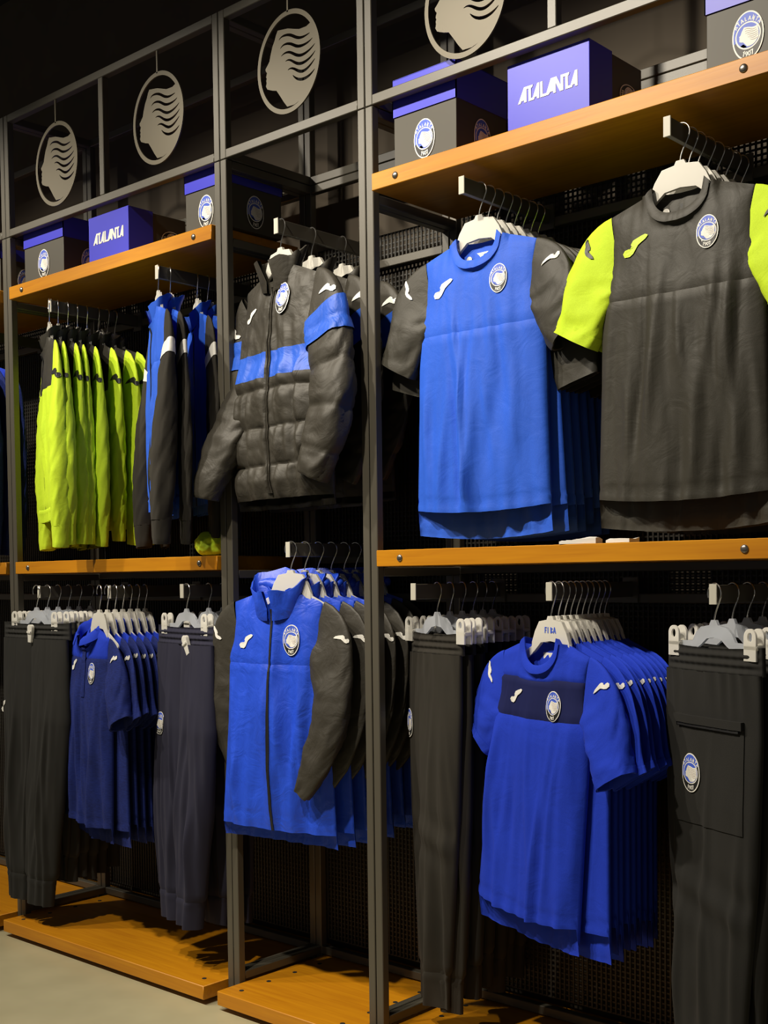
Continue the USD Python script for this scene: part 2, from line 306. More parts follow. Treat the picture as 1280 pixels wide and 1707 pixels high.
# crest, height 1, centred
CR = {}
_out = affinity.scale(Point(0, 0).buffer(0.5, 32), 0.70, 1.0); _in = affinity.scale(Point(0, 0).buffer(0.5, 32), 0.70 * 0.91, 0.935)
_circ = Point(0.0, 0.0).buffer(0.285, 32); _disc = Point(0.0, 0.0).buffer(0.252, 32)
_cut = Polygon([(-0.5, -0.22), (0.5, 0.30), (0.5, -0.6), (-0.5, -0.6)])
CR['base'] = _out
CR['blue'] = unary_union([_in.difference(_circ).difference(_cut), _disc])
CR['black'] = unary_union([_in.difference(_circ).intersection(_cut), Polygon([(-.17, -.19), (-.10, -.16), (-.02, -.24), (-.10, -.235)])])
_hs = affinity.scale(HEADP, 0.262, 0.262, origin=(0, 0)); CR['face'] = _hs.intersection(Point(0, 0).buffer(0.27))
CR['hair'] = affinity.scale(unary_union([wave_poly(w, 0.022) for w in WAVES]), 0.262, 0.262, origin=(0, 0))
CR['text'] = arc_text('ATALANTA', 0.30, 148, 32, 0.085)
CR['year'] = arc_text('1907', 0.43, 250, 290, 0.105)
SWOOSH = Polygon([(-150, -70), (-130, -45), (-75, -40), (-65, -60), (-20, 5), (-40, 10), (-15, 45), (55, 70), (125, 90), (150, 80), (125, 55), (35, 0), (-25, -85), (-65, -110), (-130, -105)]).buffer(13).buffer(-3)
SWOOSH = affinity.scale(SWOOSH, 1 / 300., 1 / 300., origin=(0, 0))
def R4(x0, x1, y0=0, y1=195): return sbox(x0, y0, x1, y1)
WORD = unary_union([
    Polygon([(0, 0), (95, 195), (135, 195), (135, 0), (97, 0), (92, 28), (56, 28), (40, 0)]), Polygon([(95, 160), (95, 195), (235, 195), (222, 160)]), R4(165, 205), Polygon([(165, 0), (165, 32), (235, 32), (220, 0)]),
    Polygon([(215, 0), (300, 195), (330, 195), (330, 0), (296, 0), (291, 28), (262, 28), (250, 0)]), R4(342, 382), Polygon([(342, 0), (342, 32), (450, 32), (435, 0)]),
    Polygon([(425, 0), (505, 195), (580, 195), (580, 0), (542, 0), (537, 28), (500, 28), (470, 0)]), Polygon([(540, 195), (592, 195), (690, 0), (640, 0)]), R4(650, 690),
    Polygon([(650, 160), (650, 195), (785, 195), (772, 160)]), R4(720, 760), Polygon([(720, 0), (720, 32), (800, 32), (790, 0)]),
    Polygon([(785, 0), (862, 195), (900, 195), (900, 0), (864, 0), (859, 28), (832, 28), (820, 0)])])
WORD = affinity.translate(affinity.scale(WORD, 1 / 900., 1 / 900., origin=(0, 0)), -0.5, -0.108)

def decal(shape, s, cx, cz, depth, surf, off, rot=0.0, edge=0.012, flipx=False):
    g = affinity.scale(shape, s, s, origin=(0, 0))
    if rot: g = affinity.rotate(g, rot, origin=(0, 0))
    m = extr(affinity.translate(g, cx, cz), depth)
    v, f = trimesh.remesh.subdivide_to_size(m.vertices, m.faces, edge, max_iter=20)
    v = np.array(v); v[:, 1] += surf(v[:, 0], v[:, 2]) - off
    return trimesh.Trimesh(v, f, process=False)
def crest(parent, h, cx, cz, surf, rot=0.0, full=True, off=0.0018, xf=None, label='oval club crest in white, blue and black'):
    mk = lambda k, d, o: decal(CR[k], h, cx, cz, d, surf, off + o, rot, edge=0.007 if full else 0.012)
    fx = xf or (lambda m: m)
    c = obj('crest', fx(mk('base', 0.0008, 0)), M['white_print'], parent, smooth=False, label=label)
    for k, mt, nm in (('blue', 'crest_blue', 'blue_field'), ('black', 'black_print', 'black_field')):
        obj(nm, fx(mk(k, 0.0003, 0.0008)), M[mt], c, smooth=False)
    obj('profile', fx(mk('face', 0.0003, 0.0011)), M['white_print'], c, smooth=False)
    if full:
        obj('hair_line', fx(mk('hair', 0.0002, 0.0014)), M['hair_line'], c, smooth=False); obj('lettering', fx(mk('text', 0.0003, 0.0011)), M['white_print'], c, smooth=False, label='ATALANTA in an arc'); obj('year', fx(mk('year', 0.0003, 0.0011)), M['white_print'], c, smooth=False, label='1907 in white figures')
    return c
def swoosh(parent, w, cx, cz, surf, mat, rot=0.0, xf=None, name='chest_logo'):
    m = decal(SWOOSH, w, cx, cz, 0.0008, surf, 0.0012, rot)
    return obj(name, xf(m) if xf else m, mat, parent, smooth=False)

# hanging signs
for i, (x, zc, lab) in enumerate([(-1.325, 2.489, 'smallest cut-steel head emblem, hanging farthest left'), (-0.808, 2.498, 'second cut-steel head emblem from the left, over the ends of the lime jackets'),
                                  (-0.267, 2.501, 'cut-steel head emblem hanging over the padded jacket'), (0.307, 2.476, 'largest cut-steel head emblem, cut off by the top edge'), (0.81, 2.485, None)]):
    if lab is None: continue
    s = thing('head_emblem_sign', lab, 'sign', (x, 0.006, zc), group='hanging cut-steel emblems')
    g = affinity.scale(SIGN2D, 0.116, 0.130, origin=(0, 0))
    obj('emblem_plate', extr(g, 0.004), M['sign'], s, smooth=False)
    obj('hanging_rod', bx(-0.003, 0.003, -0.004, 0.0, 0.126, Z_BT + 0.349 - zc + 0.001), M['sign'], s, smooth=False)

# ------------------------------------------------------------------ gift boxes
def box_upright(x0, x1, z_lid, top, d, label, y0=0.03):
    w = x1 - x0; b = thing('gift_box', label, 'box', (x0, y0, Z_US), group='black gift boxes with blue lids'); zl, zt = z_lid - Z_US, top - Z_US
    obj('box_body', bx(0.003, w - 0.003, 0.003, d - 0.003, 0.0005, zl + 0.02, 0.001), M['box_black'], b)
    l = cat([bx(0, w, 0, d, zt - 0.0025, zt, 0.0008), bx(0, w, 0, 0.0025, zl, zt), bx(0, w, d - 0.0025, d, zl, zt), bx(0, 0.0025, 0, d, zl, zt), bx(w - 0.0025, w, 0, d, zl, zt)])
    obj('lid', l, M['box_blue'], b, smooth=False, label='tall violet-blue lid')
    fl = lambda x, z: np.full_like(x, 0.003)
    crest(b, 0.092, w * 0.5, zl * 0.47, fl, off=0.0010)
    xf = lambda m: trimesh.Trimesh(np.c_[w - 0.003 - m.vertices[:, 1], m.vertices[:, 0], m.vertices[:, 2]], m.faces, process=False)
    crest(b, 0.092, d * 0.5, zl * 0.47, lambda x, z: np.zeros_like(x), xf=xf, off=0.0010)
def box_side(x0, x1, top, d, label, y0=0.03):
    w = x1 - x0; h = top - Z_US; b = thing('gift_box', label, 'box', (x0, y0, Z_US), group='gift boxes lying with the lid to the front')
    obj('lid', bx(0, w, 0, 0.092, 0.0005, h, 0.001), M['box_blue'], b, label='violet-blue lid facing the shop')
    obj('box_body', bx(0.003, w - 0.003, 0.0925, d, 0.003, h - 0.003, 0.001), M['box_black'], b)
    obj('wordmark', decal(WORD, 0.155, w * 0.5, h * 0.53, 0.0008, lambda x, z: np.zeros_like(x), 0.0002), M['white_print'], b, smooth=False, label='white slanted ATALANTA lettering')
    xf = lambda m: trimesh.Trimesh(np.c_[w - 0.003 - m.vertices[:, 1], 0.165 + (m.vertices[:, 2]), m.vertices[:, 0] * 1.0 + h * 0.5], m.faces, process=False)
    crest(b, 0.080, 0.0, 0.0, lambda x, z: np.zeros_like(x), xf=xf, off=0.0010)
box_upright(0.063, 0.260, 2.279, 2.368, 0.20, 'black gift box with blue lid above the front blue shirt with black sleeves')
box_upright(0.882, 1.062, 2.268, 2.368, 0.20, 'black gift box with blue lid at the upper right corner of the photo')
box_upright(-1.570, -1.337, 2.272, 2.338, 0.20, 'black gift box with blue lid above the front lime jacket')
box_upright(-0.730, -0.545, 2.268, 2.352, 0.21, 'black gift box with blue lid half behind the post left of the padded jacket')
box_upright(-1.960, -1.715, 2.272, 2.338, 0.20, 'black gift box with blue lid cut off by the left edge')
box_side(0.405, 0.618, 2.305, 0.22, 'blue lettered gift box on its side above the blue and black shirts')
box_side(-1.198, -0.994, 2.296, 0.22, 'blue lettered gift box on its side above the lime jackets')

# ------------------------------------------------------------------ cloth
class Cloth:
    """A hanging cloth shell, two layers. u in [-1, 1] across, t in [0, 1] from top to hem, side -1 front, +1 back."""
    def __init__(s, width, thick, ztop, hem_f, hem_b, nh=0.0, nd_f=0.0, nd_b=0.0, sdrop=0.0, cx=((0, 0), (1, 0)), y0=0.0, fold=0.010, fine=0.003, seed=0, kx=19.0, kz=1.6, grooves=(), quilt=None, hem_curve=0.0, open_neck=0.02, edge=0.0036, diag=0.0, top_thin=True, round_=3.0, thin=1.0, back_k=0.45, ridges=24, ridge=0.0075):
        s.__dict__.update(locals())
        s.wt, s.wv = np.array(width).T; s.tt, s.tv = np.array(thick).T; s.ct, s.cv = np.array(cx).T
        r = random.Random(1000 + seed); wm = max(s.wv); s.rd = {}
        for sd in (-1, 1): s.rd[sd] = [(r.uniform(-.9, .9) * wm, r.uniform(-.07, .07), r.uniform(.007, .017), r.choice((1, 1, -1)) * r.uniform(.5, 1.1) * ridge, r.uniform(.05, .55), r.uniform(.7, 1.35)) for _ in range(ridges)]
    def w(s, t): return np.interp(t, s.wt, s.wv)
    def top_dev(s, u, side):
        x = np.abs(u) * s.wv[0]; nd = s.nd_f if side < 0 else s.nd_b
        if s.nh <= 0: return -s.sdrop * np.abs(u) ** 2
        k = np.clip(x / s.nh, 0, 1)
        return np.where(x < s.nh, -nd * np.sqrt(np.maximum(1 - k ** 2.4, 0)), -s.sdrop * (x - s.nh) / (s.wv[0] - s.nh))
    def pt(s, u, t, side):
        hem = (s.hem_f if side < 0 else s.hem_b) + s.hem_curve * u ** 2
        fade = np.clip(1 - t / 0.165, 0, 1) ** 1.5
        x = s.w(t) * u
        z = s.ztop + (hem - s.ztop) * t + s.top_dev(u, side) * fade
        return x + np.interp(t, s.ct, s.cv), s.y0 + s.yy(u, t, side), z
    def yy(s, u, t, side):
        x = s.w(t) * u; hem = s.hem_f if side < 0 else s.hem_b; z = s.ztop + (hem - s.ztop) * t
        T = np.interp(t, s.tt, s.tv)
        if s.top_thin:
            up = np.clip(t / 0.10, 0, 1); k = np.clip(np.abs(x) / max(s.nh * 1.25, 1e-6), 0, 1) if s.nh > 0 else 1.0
            T = T * up + (1 - up) * (s.open_neck * (1 - k ** 2) + 0.006)
        prof = np.maximum(1 - np.abs(u) ** s.round_, 0) ** 0.7
        amp = np.clip(t * 2.2, 0, 1) ** 0.8; sd = s.seed * 7.13 + (0 if side < 0 else 31.7)
        xs = x * s.kx + s.diag * np.abs(x) * (1 - t) * 10
        P = np.stack([xs + sd, np.full_like(x, sd * 0.37) + t * 0.2, z * s.kz + 0 * x], -1)
        n1 = meshkit.fbm(P, 2, int(s.seed) + (0 if side < 0 else 50)) - 0.5
        P2 = np.stack([x * s.kx * 2.6 + z * 5 * np.sign(x) + sd, np.full_like(x, sd), z * 6.0], -1)
        n2 = meshkit.fbm(P2, 3, int(s.seed) + 9) - 0.5
        T = T * s.thin * (s.back_k if side > 0 else 1.0)
        rg = 0.0
        for xi, sl, wd, A, ta, tb in s.rd[side]:
            k = np.clip((t - ta) / 0.35, 0, 1); k = k * k * (3 - 2 * k) * np.clip((tb - t) / 0.25, 0, 1)
            rg = rg + A * k * np.exp(-((x - xi - sl * (t - ta) * 1.2 - 0.004 * np.sin(t * 9 + xi * 50)) / (wd * (0.7 + 0.6 * t))) ** 2)
        rg = rg + 0.0022 * np.sin(x * 135 + sd) * np.clip((t - 0.90) / 0.1, 0, 1) * (s.ridge > 0)
        d = T * prof + s.edge + s.thin * rg * np.clip(prof * 1.6, 0, 1) + s.thin * (2 * s.fold * amp * n1 + 2 * s.fine * n2) * np.clip(prof * 1.6, 0, 1)
        for g in s.grooves: d = d - 0.0022 * np.exp(-((t - g) / 0.006) ** 2) + 0.0014 * np.exp(-((t - g - 0.011) / 0.006) ** 2)
        if s.quilt is not None: d = d + s.quilt(x, z, side) * np.clip(prof * 1.5, 0, 1)
        if s.top_thin and s.nh > 0: d = d * (1 - 0.7 * np.clip(1 - t / 0.03, 0, 1) * (np.abs(x) > s.nh * 1.2))
        return side * np.maximum(d, 0.0012)
    def surf(s, x, z):
        x = np.asarray(x, float); z = np.asarray(z, float); t = np.clip((z - s.ztop) / (s.hem_f - s.ztop), 0, 1)
        for _ in range(4):
            u = np.clip((x - np.interp(t, s.ct, s.cv)) / s.w(t), -1, 1)
            hem = s.hem_f + s.hem_curve * u ** 2
            t = np.clip((z - s.ztop - s.top_dev(u, -1) * np.clip(1 - t / 0.165, 0, 1) ** 1.5) / (hem - s.ztop), 0, 1)
        return s.y0 + s.yy(u, t, -1)
    def mesh(s, t0=0, t1=1, u0=-1, u1=1, nu=60, nv=None, sides=(-1, 1), back_t=None):
        nv = nv or max(int(56 * (t1 - t0)), 6)
        V, F = [], []; edges = []
        for sd in sides:
            u = np.linspace(u0, u1, nu + 1); t = np.linspace(t0, t1, nv + 1)
            uu, tt = np.meshgrid(u, t)
            x, y, z = s.pt(uu, tt, sd); o = sum(len(v) for v in V); V.append(np.stack([x, y, z], -1).reshape(-1, 3))
            i = np.arange(nv)[:, None] * (nu + 1) + np.arange(nu)[None]; i = i.ravel() + o
            q = np.stack([i, i + nu + 1, i + nu + 2, i + 1], 1)
            F.append(q if sd < 0 else q[:, ::-1]); edges.append((o, nv, nu))
        F = np.vstack(F)
        if len(sides) == 2:
            (a, nv, nu), (b, _, _) = edges; r = np.arange(nv); ex = []
            if u0 <= -1: ex.append(np.stack([a + r * (nu + 1), b + r * (nu + 1), b + (r + 1) * (nu + 1), a + (r + 1) * (nu + 1)], 1))
            if u1 >= 1: ex.append(np.stack([a + r * (nu + 1) + nu, a + (r + 1) * (nu + 1) + nu, b + (r + 1) * (nu + 1) + nu, b + r * (nu + 1) + nu], 1))
            F = np.vstack([F] + ex)
        V = np.vstack(V)
        F3 = np.vstack([F[:, [0, 1, 2]], F[:, [0, 2, 3]]])
        return trimesh.Trimesh(V, F3, process=False)
    def neck_loop(s, up=0.0, n=24, k=1.0):
        un = min(s.nh / s.wv[0] * k, 1)
        f = np.linspace(-un, un, n); a = np.stack(s.pt(f, np.full(n, 0.0), -1), -1); b = np.stack(s.pt(f[::-1], np.full(n, 0.0), 1), -1)
        return np.vstack([a, b[1:-1]])
def loop_tube(path, ry, rz, n=10, lift=0.0):
    P = np.asarray(path, float); m = len(P); V = []
    for i in range(m):
        T = P[(i + 1) % m] - P[i - 1]; T /= np.linalg.norm(T) + 1e-12
        o = np.array([0, 1.0, 0]); o = o - T * (o @ T); o /= np.linalg.norm(o) + 1e-9; k = np.cross(T, o)
        a = np.linspace(0, 2 * np.pi, n, endpoint=False)
        V.append(P[i] + np.cos(a)[:, None] * o * ry + np.sin(a)[:, None] * k * rz)
    V = np.vstack(V); F = []
    for i in range(m):
        for j in range(n):
            a, b = i * n + j, i * n + (j + 1) % n; c, d = ((i + 1) % m) * n + (j + 1) % n, ((i + 1) % m) * n + j
            F += [[a, b, c], [a, c, d]]
    return trimesh.Trimesh(V, F, process=False)
def sleeve_fn(pts, ra, rb, seed=0, fold=0.006, sgn=1, quilt=None, sq=2.6):
    """The surface of a flattened sleeve along pts: f(t, a, off) -> points; t 0..1 along, a the angle round it."""
    P = spline(pts, 40); L = np.r_[0, np.cumsum(np.linalg.norm(np.diff(P, axis=0), axis=1))]; tt = L / L[-1]
    T0 = np.gradient(P, axis=0); T0 /= np.linalg.norm(T0, axis=1, keepdims=True); ta = np.linspace(0, 1, len(ra))
    def f(t, a, off=0.0):
        t = np.asarray(t, float); a = np.asarray(a, float)
        p = np.stack([np.interp(t, tt, P[:, i]) for i in range(3)], -1); T = np.stack([np.interp(t, tt, T0[:, i]) for i in range(3)], -1); T /= np.linalg.norm(T, axis=-1, keepdims=True)
        o = np.array([0, 1.0, 0]) - T * T[..., 1:2]; o /= np.linalg.norm(o, axis=-1, keepdims=True); nn = np.cross(o, T)
        ca, sa = np.cos(a), np.sin(a); ca = np.sign(ca) * np.abs(ca) ** (2 / sq); sa = np.sign(sa) * np.abs(sa) ** (2 / sq)
        l = t * L[-1]
        d = (meshkit.fbm(np.stack([ca * 2.0 + seed * 3.1 + sgn, sa * 2.0 + seed, l * 9.0 + 0 * a], -1), 3, seed) - 0.5) * 2 * fold * np.clip(t * 4 + 0.15, 0, 1)
        d = d + (meshkit.fbm(np.stack([ca * 1.2 + seed, sa * 1.2 + l * 7, l * 34.0 + sa * 3], -1), 2, seed + 3) - 0.5) * 1.4 * fold * np.clip(t * 3, 0, 1)
        if quilt: d = d + quilt(l)
        return p + (ca * (np.interp(t, ta, ra) + d + off))[..., None] * nn + (sa * (np.interp(t, ta, rb) + d + off))[..., None] * o
    return f
def sleeve(pts, ra, rb, n=28, seed=0, fold=0.006, sgn=1, quilt=None, per=7, t0=0.0, t1=1.0, mouth=True, sq=2.6):
    f = sleeve_fn(pts, ra, rb, seed, fold, sgn, quilt, sq)
    ts = np.linspace(t0, t1, max(4, int(per * (len(pts) - 1) * (t1 - t0)) + 1)); a = np.linspace(0, 2 * np.pi, n, endpoint=False)
    tg, ag = np.meshgrid(ts, a, indexing='ij'); V = f(tg, ag)
    if mouth and t1 >= 1:
        e = V[-1:]; c = e.mean(1, keepdims=True); u = V[-4:-3].mean(1, keepdims=True) - c; u /= np.linalg.norm(u)
        V = np.concatenate([V, c + (e - c) * 0.88 + u * 0.001, c + (e - c) * 0.84 + u * 0.03])
    k = len(V); F = []
    for i in range(k - 1):
        j = np.arange(n); p, q = i * n + j, i * n + (j + 1) % n
        F.append(np.stack([p, q, q + n], 1)); F.append(np.stack([p, q + n, p + n], 1))
    return trimesh.Trimesh(V.reshape(-1, 3), np.vstack(F), process=False)
def sleeve_mark(f, s, parent, mat, tc, wt, wa, ang=0.30, name='shoulder_mark'):
    """The maker's mark printed on the outer side of the sleeve, wrapped round it."""
    ac = (math.pi + ang * math.pi) if s > 0 else (-ang * math.pi)
    m = extr(SWOOSH, 1.0); v, fc = trimesh.remesh.subdivide_to_size(m.vertices * [1, 0.05, 1], m.faces, 0.12, max_iter=20); v = np.array(v)
    w = f(tc - v[:, 2] * wt, ac + s * v[:, 0] * wa * s, 0.0012 - v[:, 1] * 0.02)
    obj(name, trimesh.Trimesh(w, fc, process=False), mat, parent, smooth=False)
def collar_strip(nh, dy, z0, h, flare, gap, seed=0, th=0.003, dip=0.03, fold_over=0.0, wob=0.004, n=40, lean_f=0.0):
    """Standing collar: an open ring around the neck, front at -y, open by gap (degrees) at the front; dip lowers the front."""
    g = math.radians(gap) / 2; a = np.linspace(-math.pi / 2 + g, 3 * math.pi / 2 - g, n); rows = []
    prof = [(0, 0), (0.5, flare * 0.4), (1, flare)] if not fold_over else [(0, 0), (0.6, 0.002), (1, 0.004), (0.96, 0.010), (0.5, 0.016), (0.05, fold_over)]
    back = [(k, f - th) for k, f in prof[::-1]] if not fold_over else [(k, f + th * 0.7) for k, f in prof[::-1]]
    for k, f in prof + back:
        wv = wob * (meshkit.fbm(np.stack([np.cos(a) * 2 + seed, np.sin(a) * 2, np.full(n, k * 2.0)], -1), 2, seed) - 0.5) * 2 * (0.3 + k)
        zz = z0 + h * k - dip * (0.5 - 0.5 * np.sin(a)) ** 1.3 * 1.0 + wv
        rows.append(np.stack([np.cos(a) * (nh + f + wv), np.sin(a) * (dy + f + wv) + lean_f * k * np.minimum(np.sin(a), 0), zz], -1))
    V = np.vstack(rows); F = []; m = len(rows)
    for i in range(m):
        j = np.arange(n - 1); p = i * n + j; q = ((i + 1) % m) * n + j
        F.append(np.stack([p, p + 1, q + 1], 1)); F.append(np.stack([p, q + 1, q], 1))
    return trimesh.Trimesh(V, np.vstack(F), process=False)
def moved(m, d):
    m = m.copy(); m.apply_translation(d); return m

# ------------------------------------------------------------------ hangers
def hook_path(drop):
    a = np.radians(np.linspace(205, -35, 18)); c = np.c_[0.020 * np.cos(a), 0.0 * a, -0.0165 + 0.020 * np.sin(a)]
    tail = spline(np.array([c[-1], (0.006, 0, -drop * 0.62), (0.0, 0, -drop * 0.82), (0, 0, -drop - 0.004)]), 5)
    return np.vstack([c, tail[1:]])
HOOK = tube(hook_path(0.078), 0.0016, 7)
HANG2D = Polygon([(-0.008, -0.072), (0.008, -0.072), (0.012, -0.080), (0.040, -0.084), (0.056, -0.106), (0.072, -0.140), (0.140, -0.170), (0.144, -0.176), (0.140, -0.183), (0.085, -0.163), (0.060, -0.148), (0.035, -0.128), (0, -0.124),
                  (-0.035, -0.128), (-0.060, -0.148), (-0.085, -0.163), (-0.140, -0.183), (-0.144, -0.176), (-0.140, -0.170), (-0.072, -0.140), (-0.056, -0.106), (-0.040, -0.084), (-0.012, -0.080)]).buffer(0.002).buffer(-0.001)
def plain_hanger(label, loc, rz, group=None, printed=False):
    h = thing('clothes_hanger', label, 'hanger', loc, rz, group)
    obj('hook', HOOK, M['chrome'], h, label='bent chrome wire hook')
    obj('shoulder_arm', cat([moved(extr(HANG2D.intersection(sbox(-.068, -.3, .068, 0)), 0.008), (0, 0.004, 0)), moved(extr(HANG2D, 0.004), (0, 0.002, 0))]), M['plastic'], h, smooth=30, label='milky white plastic shoulder arm')
    if printed:
        g = unary_union([affinity.translate(affinity.skew(affinity.scale(glyph(c), 0.012, 0.012, origin=(0, 0)), 12, 0), -0.02 + 0.0095 * i, -0.108) for i, c in enumerate('JOMA')] ) if False else unary_union([affinity.translate(affinity.scale(glyph(c), 0.013, 0.013, origin=(0, 0)), -0.019 + 0.0105 * i, -0.108) for i, c in enumerate('FIBA')])
        obj('print', moved(extr(g, 0.0006), (0, -0.0041, 0)), M['crest_blue'], h, smooth=False, label='small blue printed word')
    return h
def clip_hanger(label, loc, rz, group=None, half=0.122, clear=True):
    h = thing('clip_hanger', label, 'hanger', loc, rz, group)
    obj('hook', HOOK, M['chrome'], h, label='bent chrome wire hook')
    g = Polygon([(-0.006, -0.070), (0.006, -0.070), (0.012, -0.080), (0.038, -0.084), (0.052, -0.094), (0.064, -0.112), (half, -0.114), (half, -0.126), (0.058, -0.126), (0.040, -0.116), (0.022, -0.103), (0, -0.100),
                 (-0.022, -0.103), (-0.040, -0.116), (-0.058, -0.126), (-half, -0.126), (-half, -0.114), (-0.064, -0.112), (-0.052, -0.094), (-0.038, -0.084), (-0.012, -0.080)]).buffer(0.002)
    obj('hanger_bar', moved(extr(g, 0.006), (0, 0.003, 0)), M['clear_plastic'] if clear else M['plastic'], h, label='translucent plastic bar with a raised middle')
    for x in (-half + 0.006, half - 0.006):
        c = unary_union([Point(0, -0.098).buffer(0.017), sbox(-0.017, -0.142, 0.017, -0.098)]); hole = affinity.scale(Point(0, -0.097).buffer(0.009), 0.75, 1)
        f = moved(extr(c.difference(hole), 0.004), (x, -0.0075, 0)); b = moved(extr(c, 0.004), (x, 0.0115, 0)); sp = bx(x - 0.018, x + 0.018, -0.0115, 0.0115, -0.122, -0.112, 0.002)
        obj('clip', cat([f, b, sp]), M['plastic'], h, label='white plastic trouser clip')
    return h

# ------------------------------------------------------------------ garments
BODY_W = [(0, .160), (.10, .154), (.20, .158), (.27, .174), (.32, .181), (.6, .184), (1, .192)]
BODY_T = [(0, .012), (.15, .020), (.35, .030), (.7, .028), (1, .026)]
def shirt_cloth(seed, fold=0.008, thin=1.0, lean=0.0, grooves=(), hemf=-0.752, hemb=-0.812, width=BODY_W, thick=BODY_T, sh=0.0):
    return Cloth(width, thick, -0.126, hemf, hemb, nh=0.070, nd_f=0.066, nd_b=0.014, sdrop=0.028, cx=((0, sh), (1, sh + lean)), fold=fold, seed=seed, grooves=list(grooves) + [0.965], hem_curve=0.012, diag=0.4, thin=thin)
def crew_collar(c, mat, g):
    P = c.neck_loop(n=30); n = len(P); k = np.clip((P[:, 2] - P[:, 2].min()) / 0.06, 0, 1)
    cx = c.cv[0]; B = P.copy(); B[:, 0] = cx + (P[:, 0] - cx) * 0.83; B[:, 2] += 0.0145 - 0.006 * k; B[:, 1] *= 0.80
    d = np.sign(np.where(np.abs(P[:, 1]) < 1e-6, -1, P[:, 1])); A = P.copy(); A[:, 0] = cx + (P[:, 0] - cx) * 1.02; A[:, 2] -= 0.004
    def o(Q, h): Q = Q.copy(); Q[:, 1] += d * h; return Q
    M_ = (A + B) / 2; rings = [o(A, 0.0022), o(M_, 0.0046), o(B, 0.0026), o(B, 0.0004), o(M_, 0.0012), o(A, 0.0002)]
    V = np.vstack(rings); F = []; m = len(rings); j = np.arange(n); q = (j + 1) % n
    for i in range(m):
        a, b = i * n, ((i + 1) % m) * n; F.append(np.stack([a + j, a + q, b + q], 1)); F.append(np.stack([a + j, b + q, b + j], 1))
    obj('collar', trimesh.Trimesh(V, np.vstack(F), process=False), mat, g, smooth=50, label='ribbed crew collar')
def moved_pts(p, dz):
    p = p.copy(); p[:, 2] += dz; return p
def short_sleeves(g, mat, seed, sh=0.0, out=(0.0, 0.0), end=(-0.40, -0.37), ln=(0.0, 0.0), mark=None, cuff=True, thin=1.0):
    for i, s in enumerate((-1, 1)):
        zc = end[i]; ex = 0.245 + out[i]
        pts = [(s * 0.146 + sh, 0.0, -0.228), (s * 0.166 + sh, -0.001, -0.236), (s * 0.192 + sh, -0.002, -0.265), (s * (0.215 + out[i] * .5) + sh, -0.003, -0.318), (s * ex + sh, -0.004 , zc)]
        ra, rb = [0.077, 0.072, 0.064, 0.057, 0.055], [0.007] + [x * thin for x in (0.015, 0.023, 0.027, 0.028)]
        p = obj('sleeve', sleeve(pts, ra, rb, seed=seed + i, fold=0.007 * min(1, thin + .2), sgn=s), mat, g, smooth=True)
        if cuff: obj('cuff_hem', sleeve(pts, [r + 0.0012 for r in ra], [r + 0.0012 for r in rb], seed=seed + i, fold=0.007 * min(1, thin + .2), sgn=s, t0=0.90, mouth=False), mat, p, smooth=True)
        if mark is not None: sleeve_mark(sleeve_fn(pts, ra, rb, seed + i, 0.007 * min(1, thin + .2), s), s, p, mark, 0.17, 0.10, 0.85)
def training_shirt(name, label, mats, loc, rz, seed, group=None, full=True, print_mat=None, lean=0.0, fold=0.008, thin=1.0, sl_end=(-0.40, -0.37)):
    main, slv = mats
    g = thing(name, label, 'shirt', loc, rz, group)
    c = shirt_cloth(seed, grooves=(0.335,), lean=lean, fold=fold, thin=thin)
    obj('yoke', c.mesh(0, 0.335), main, g, smooth=True); obj('body', c.mesh(0.335, 1), main, g, smooth=True)
    crew_collar(c, main, g); short_sleeves(g, slv, seed, thin=thin, end=sl_end, mark=M['white_print'] if print_mat is None else M['black_print'])
    crest(g, 0.066, 0.070, -0.230, c.surf, full=full); swoosh(g, 0.056, -0.092, -0.226, c.surf, print_mat or M['white_print'])
    obj('neck_label', bx(-0.02, 0.02, 0.0135, 0.0145, -0.178, -0.152), M['label'] if print_mat is None else M['black_print'], g, smooth=False)
    t = trimesh.creation.cylinder(0.008, 0.001, sections=18); t.apply_transform(trimesh.transformations.rotation_matrix(math.pi / 2, [1, 0, 0])); t.apply_translation([-0.038, 0.009, -0.165]); obj('size_tag', t, M['label'], g, smooth=False)
    return g
def band_tee(name, label, loc, rz, seed, group=None, full=True, lean=0.0, sh=0.0, thin=1.0):
    g = thing(name, label, 'shirt', loc, rz, group)
    c = shirt_cloth(seed, grooves=(0.13, 0.275), lean=lean, fold=0.009, hemf=-0.745, hemb=-0.805, sh=sh, thin=thin)
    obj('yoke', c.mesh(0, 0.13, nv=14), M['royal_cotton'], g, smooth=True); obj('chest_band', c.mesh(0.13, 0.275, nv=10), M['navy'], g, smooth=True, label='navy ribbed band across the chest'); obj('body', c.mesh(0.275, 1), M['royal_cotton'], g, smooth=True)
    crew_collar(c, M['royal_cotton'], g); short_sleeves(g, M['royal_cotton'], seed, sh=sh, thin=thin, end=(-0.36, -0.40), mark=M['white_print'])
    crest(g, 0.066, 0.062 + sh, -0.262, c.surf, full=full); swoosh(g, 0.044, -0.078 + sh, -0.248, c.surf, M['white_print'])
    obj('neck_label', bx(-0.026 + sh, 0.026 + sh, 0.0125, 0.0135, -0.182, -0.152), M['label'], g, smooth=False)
    t = trimesh.creation.cylinder(0.008, 0.001, sections=18); t.apply_transform(trimesh.transformations.rotation_matrix(math.pi / 2, [1, 0, 0])); t.apply_translation([0.03 + sh, 0.008, -0.158]); obj('size_tag', t, M['label'], g, smooth=False)
    return g
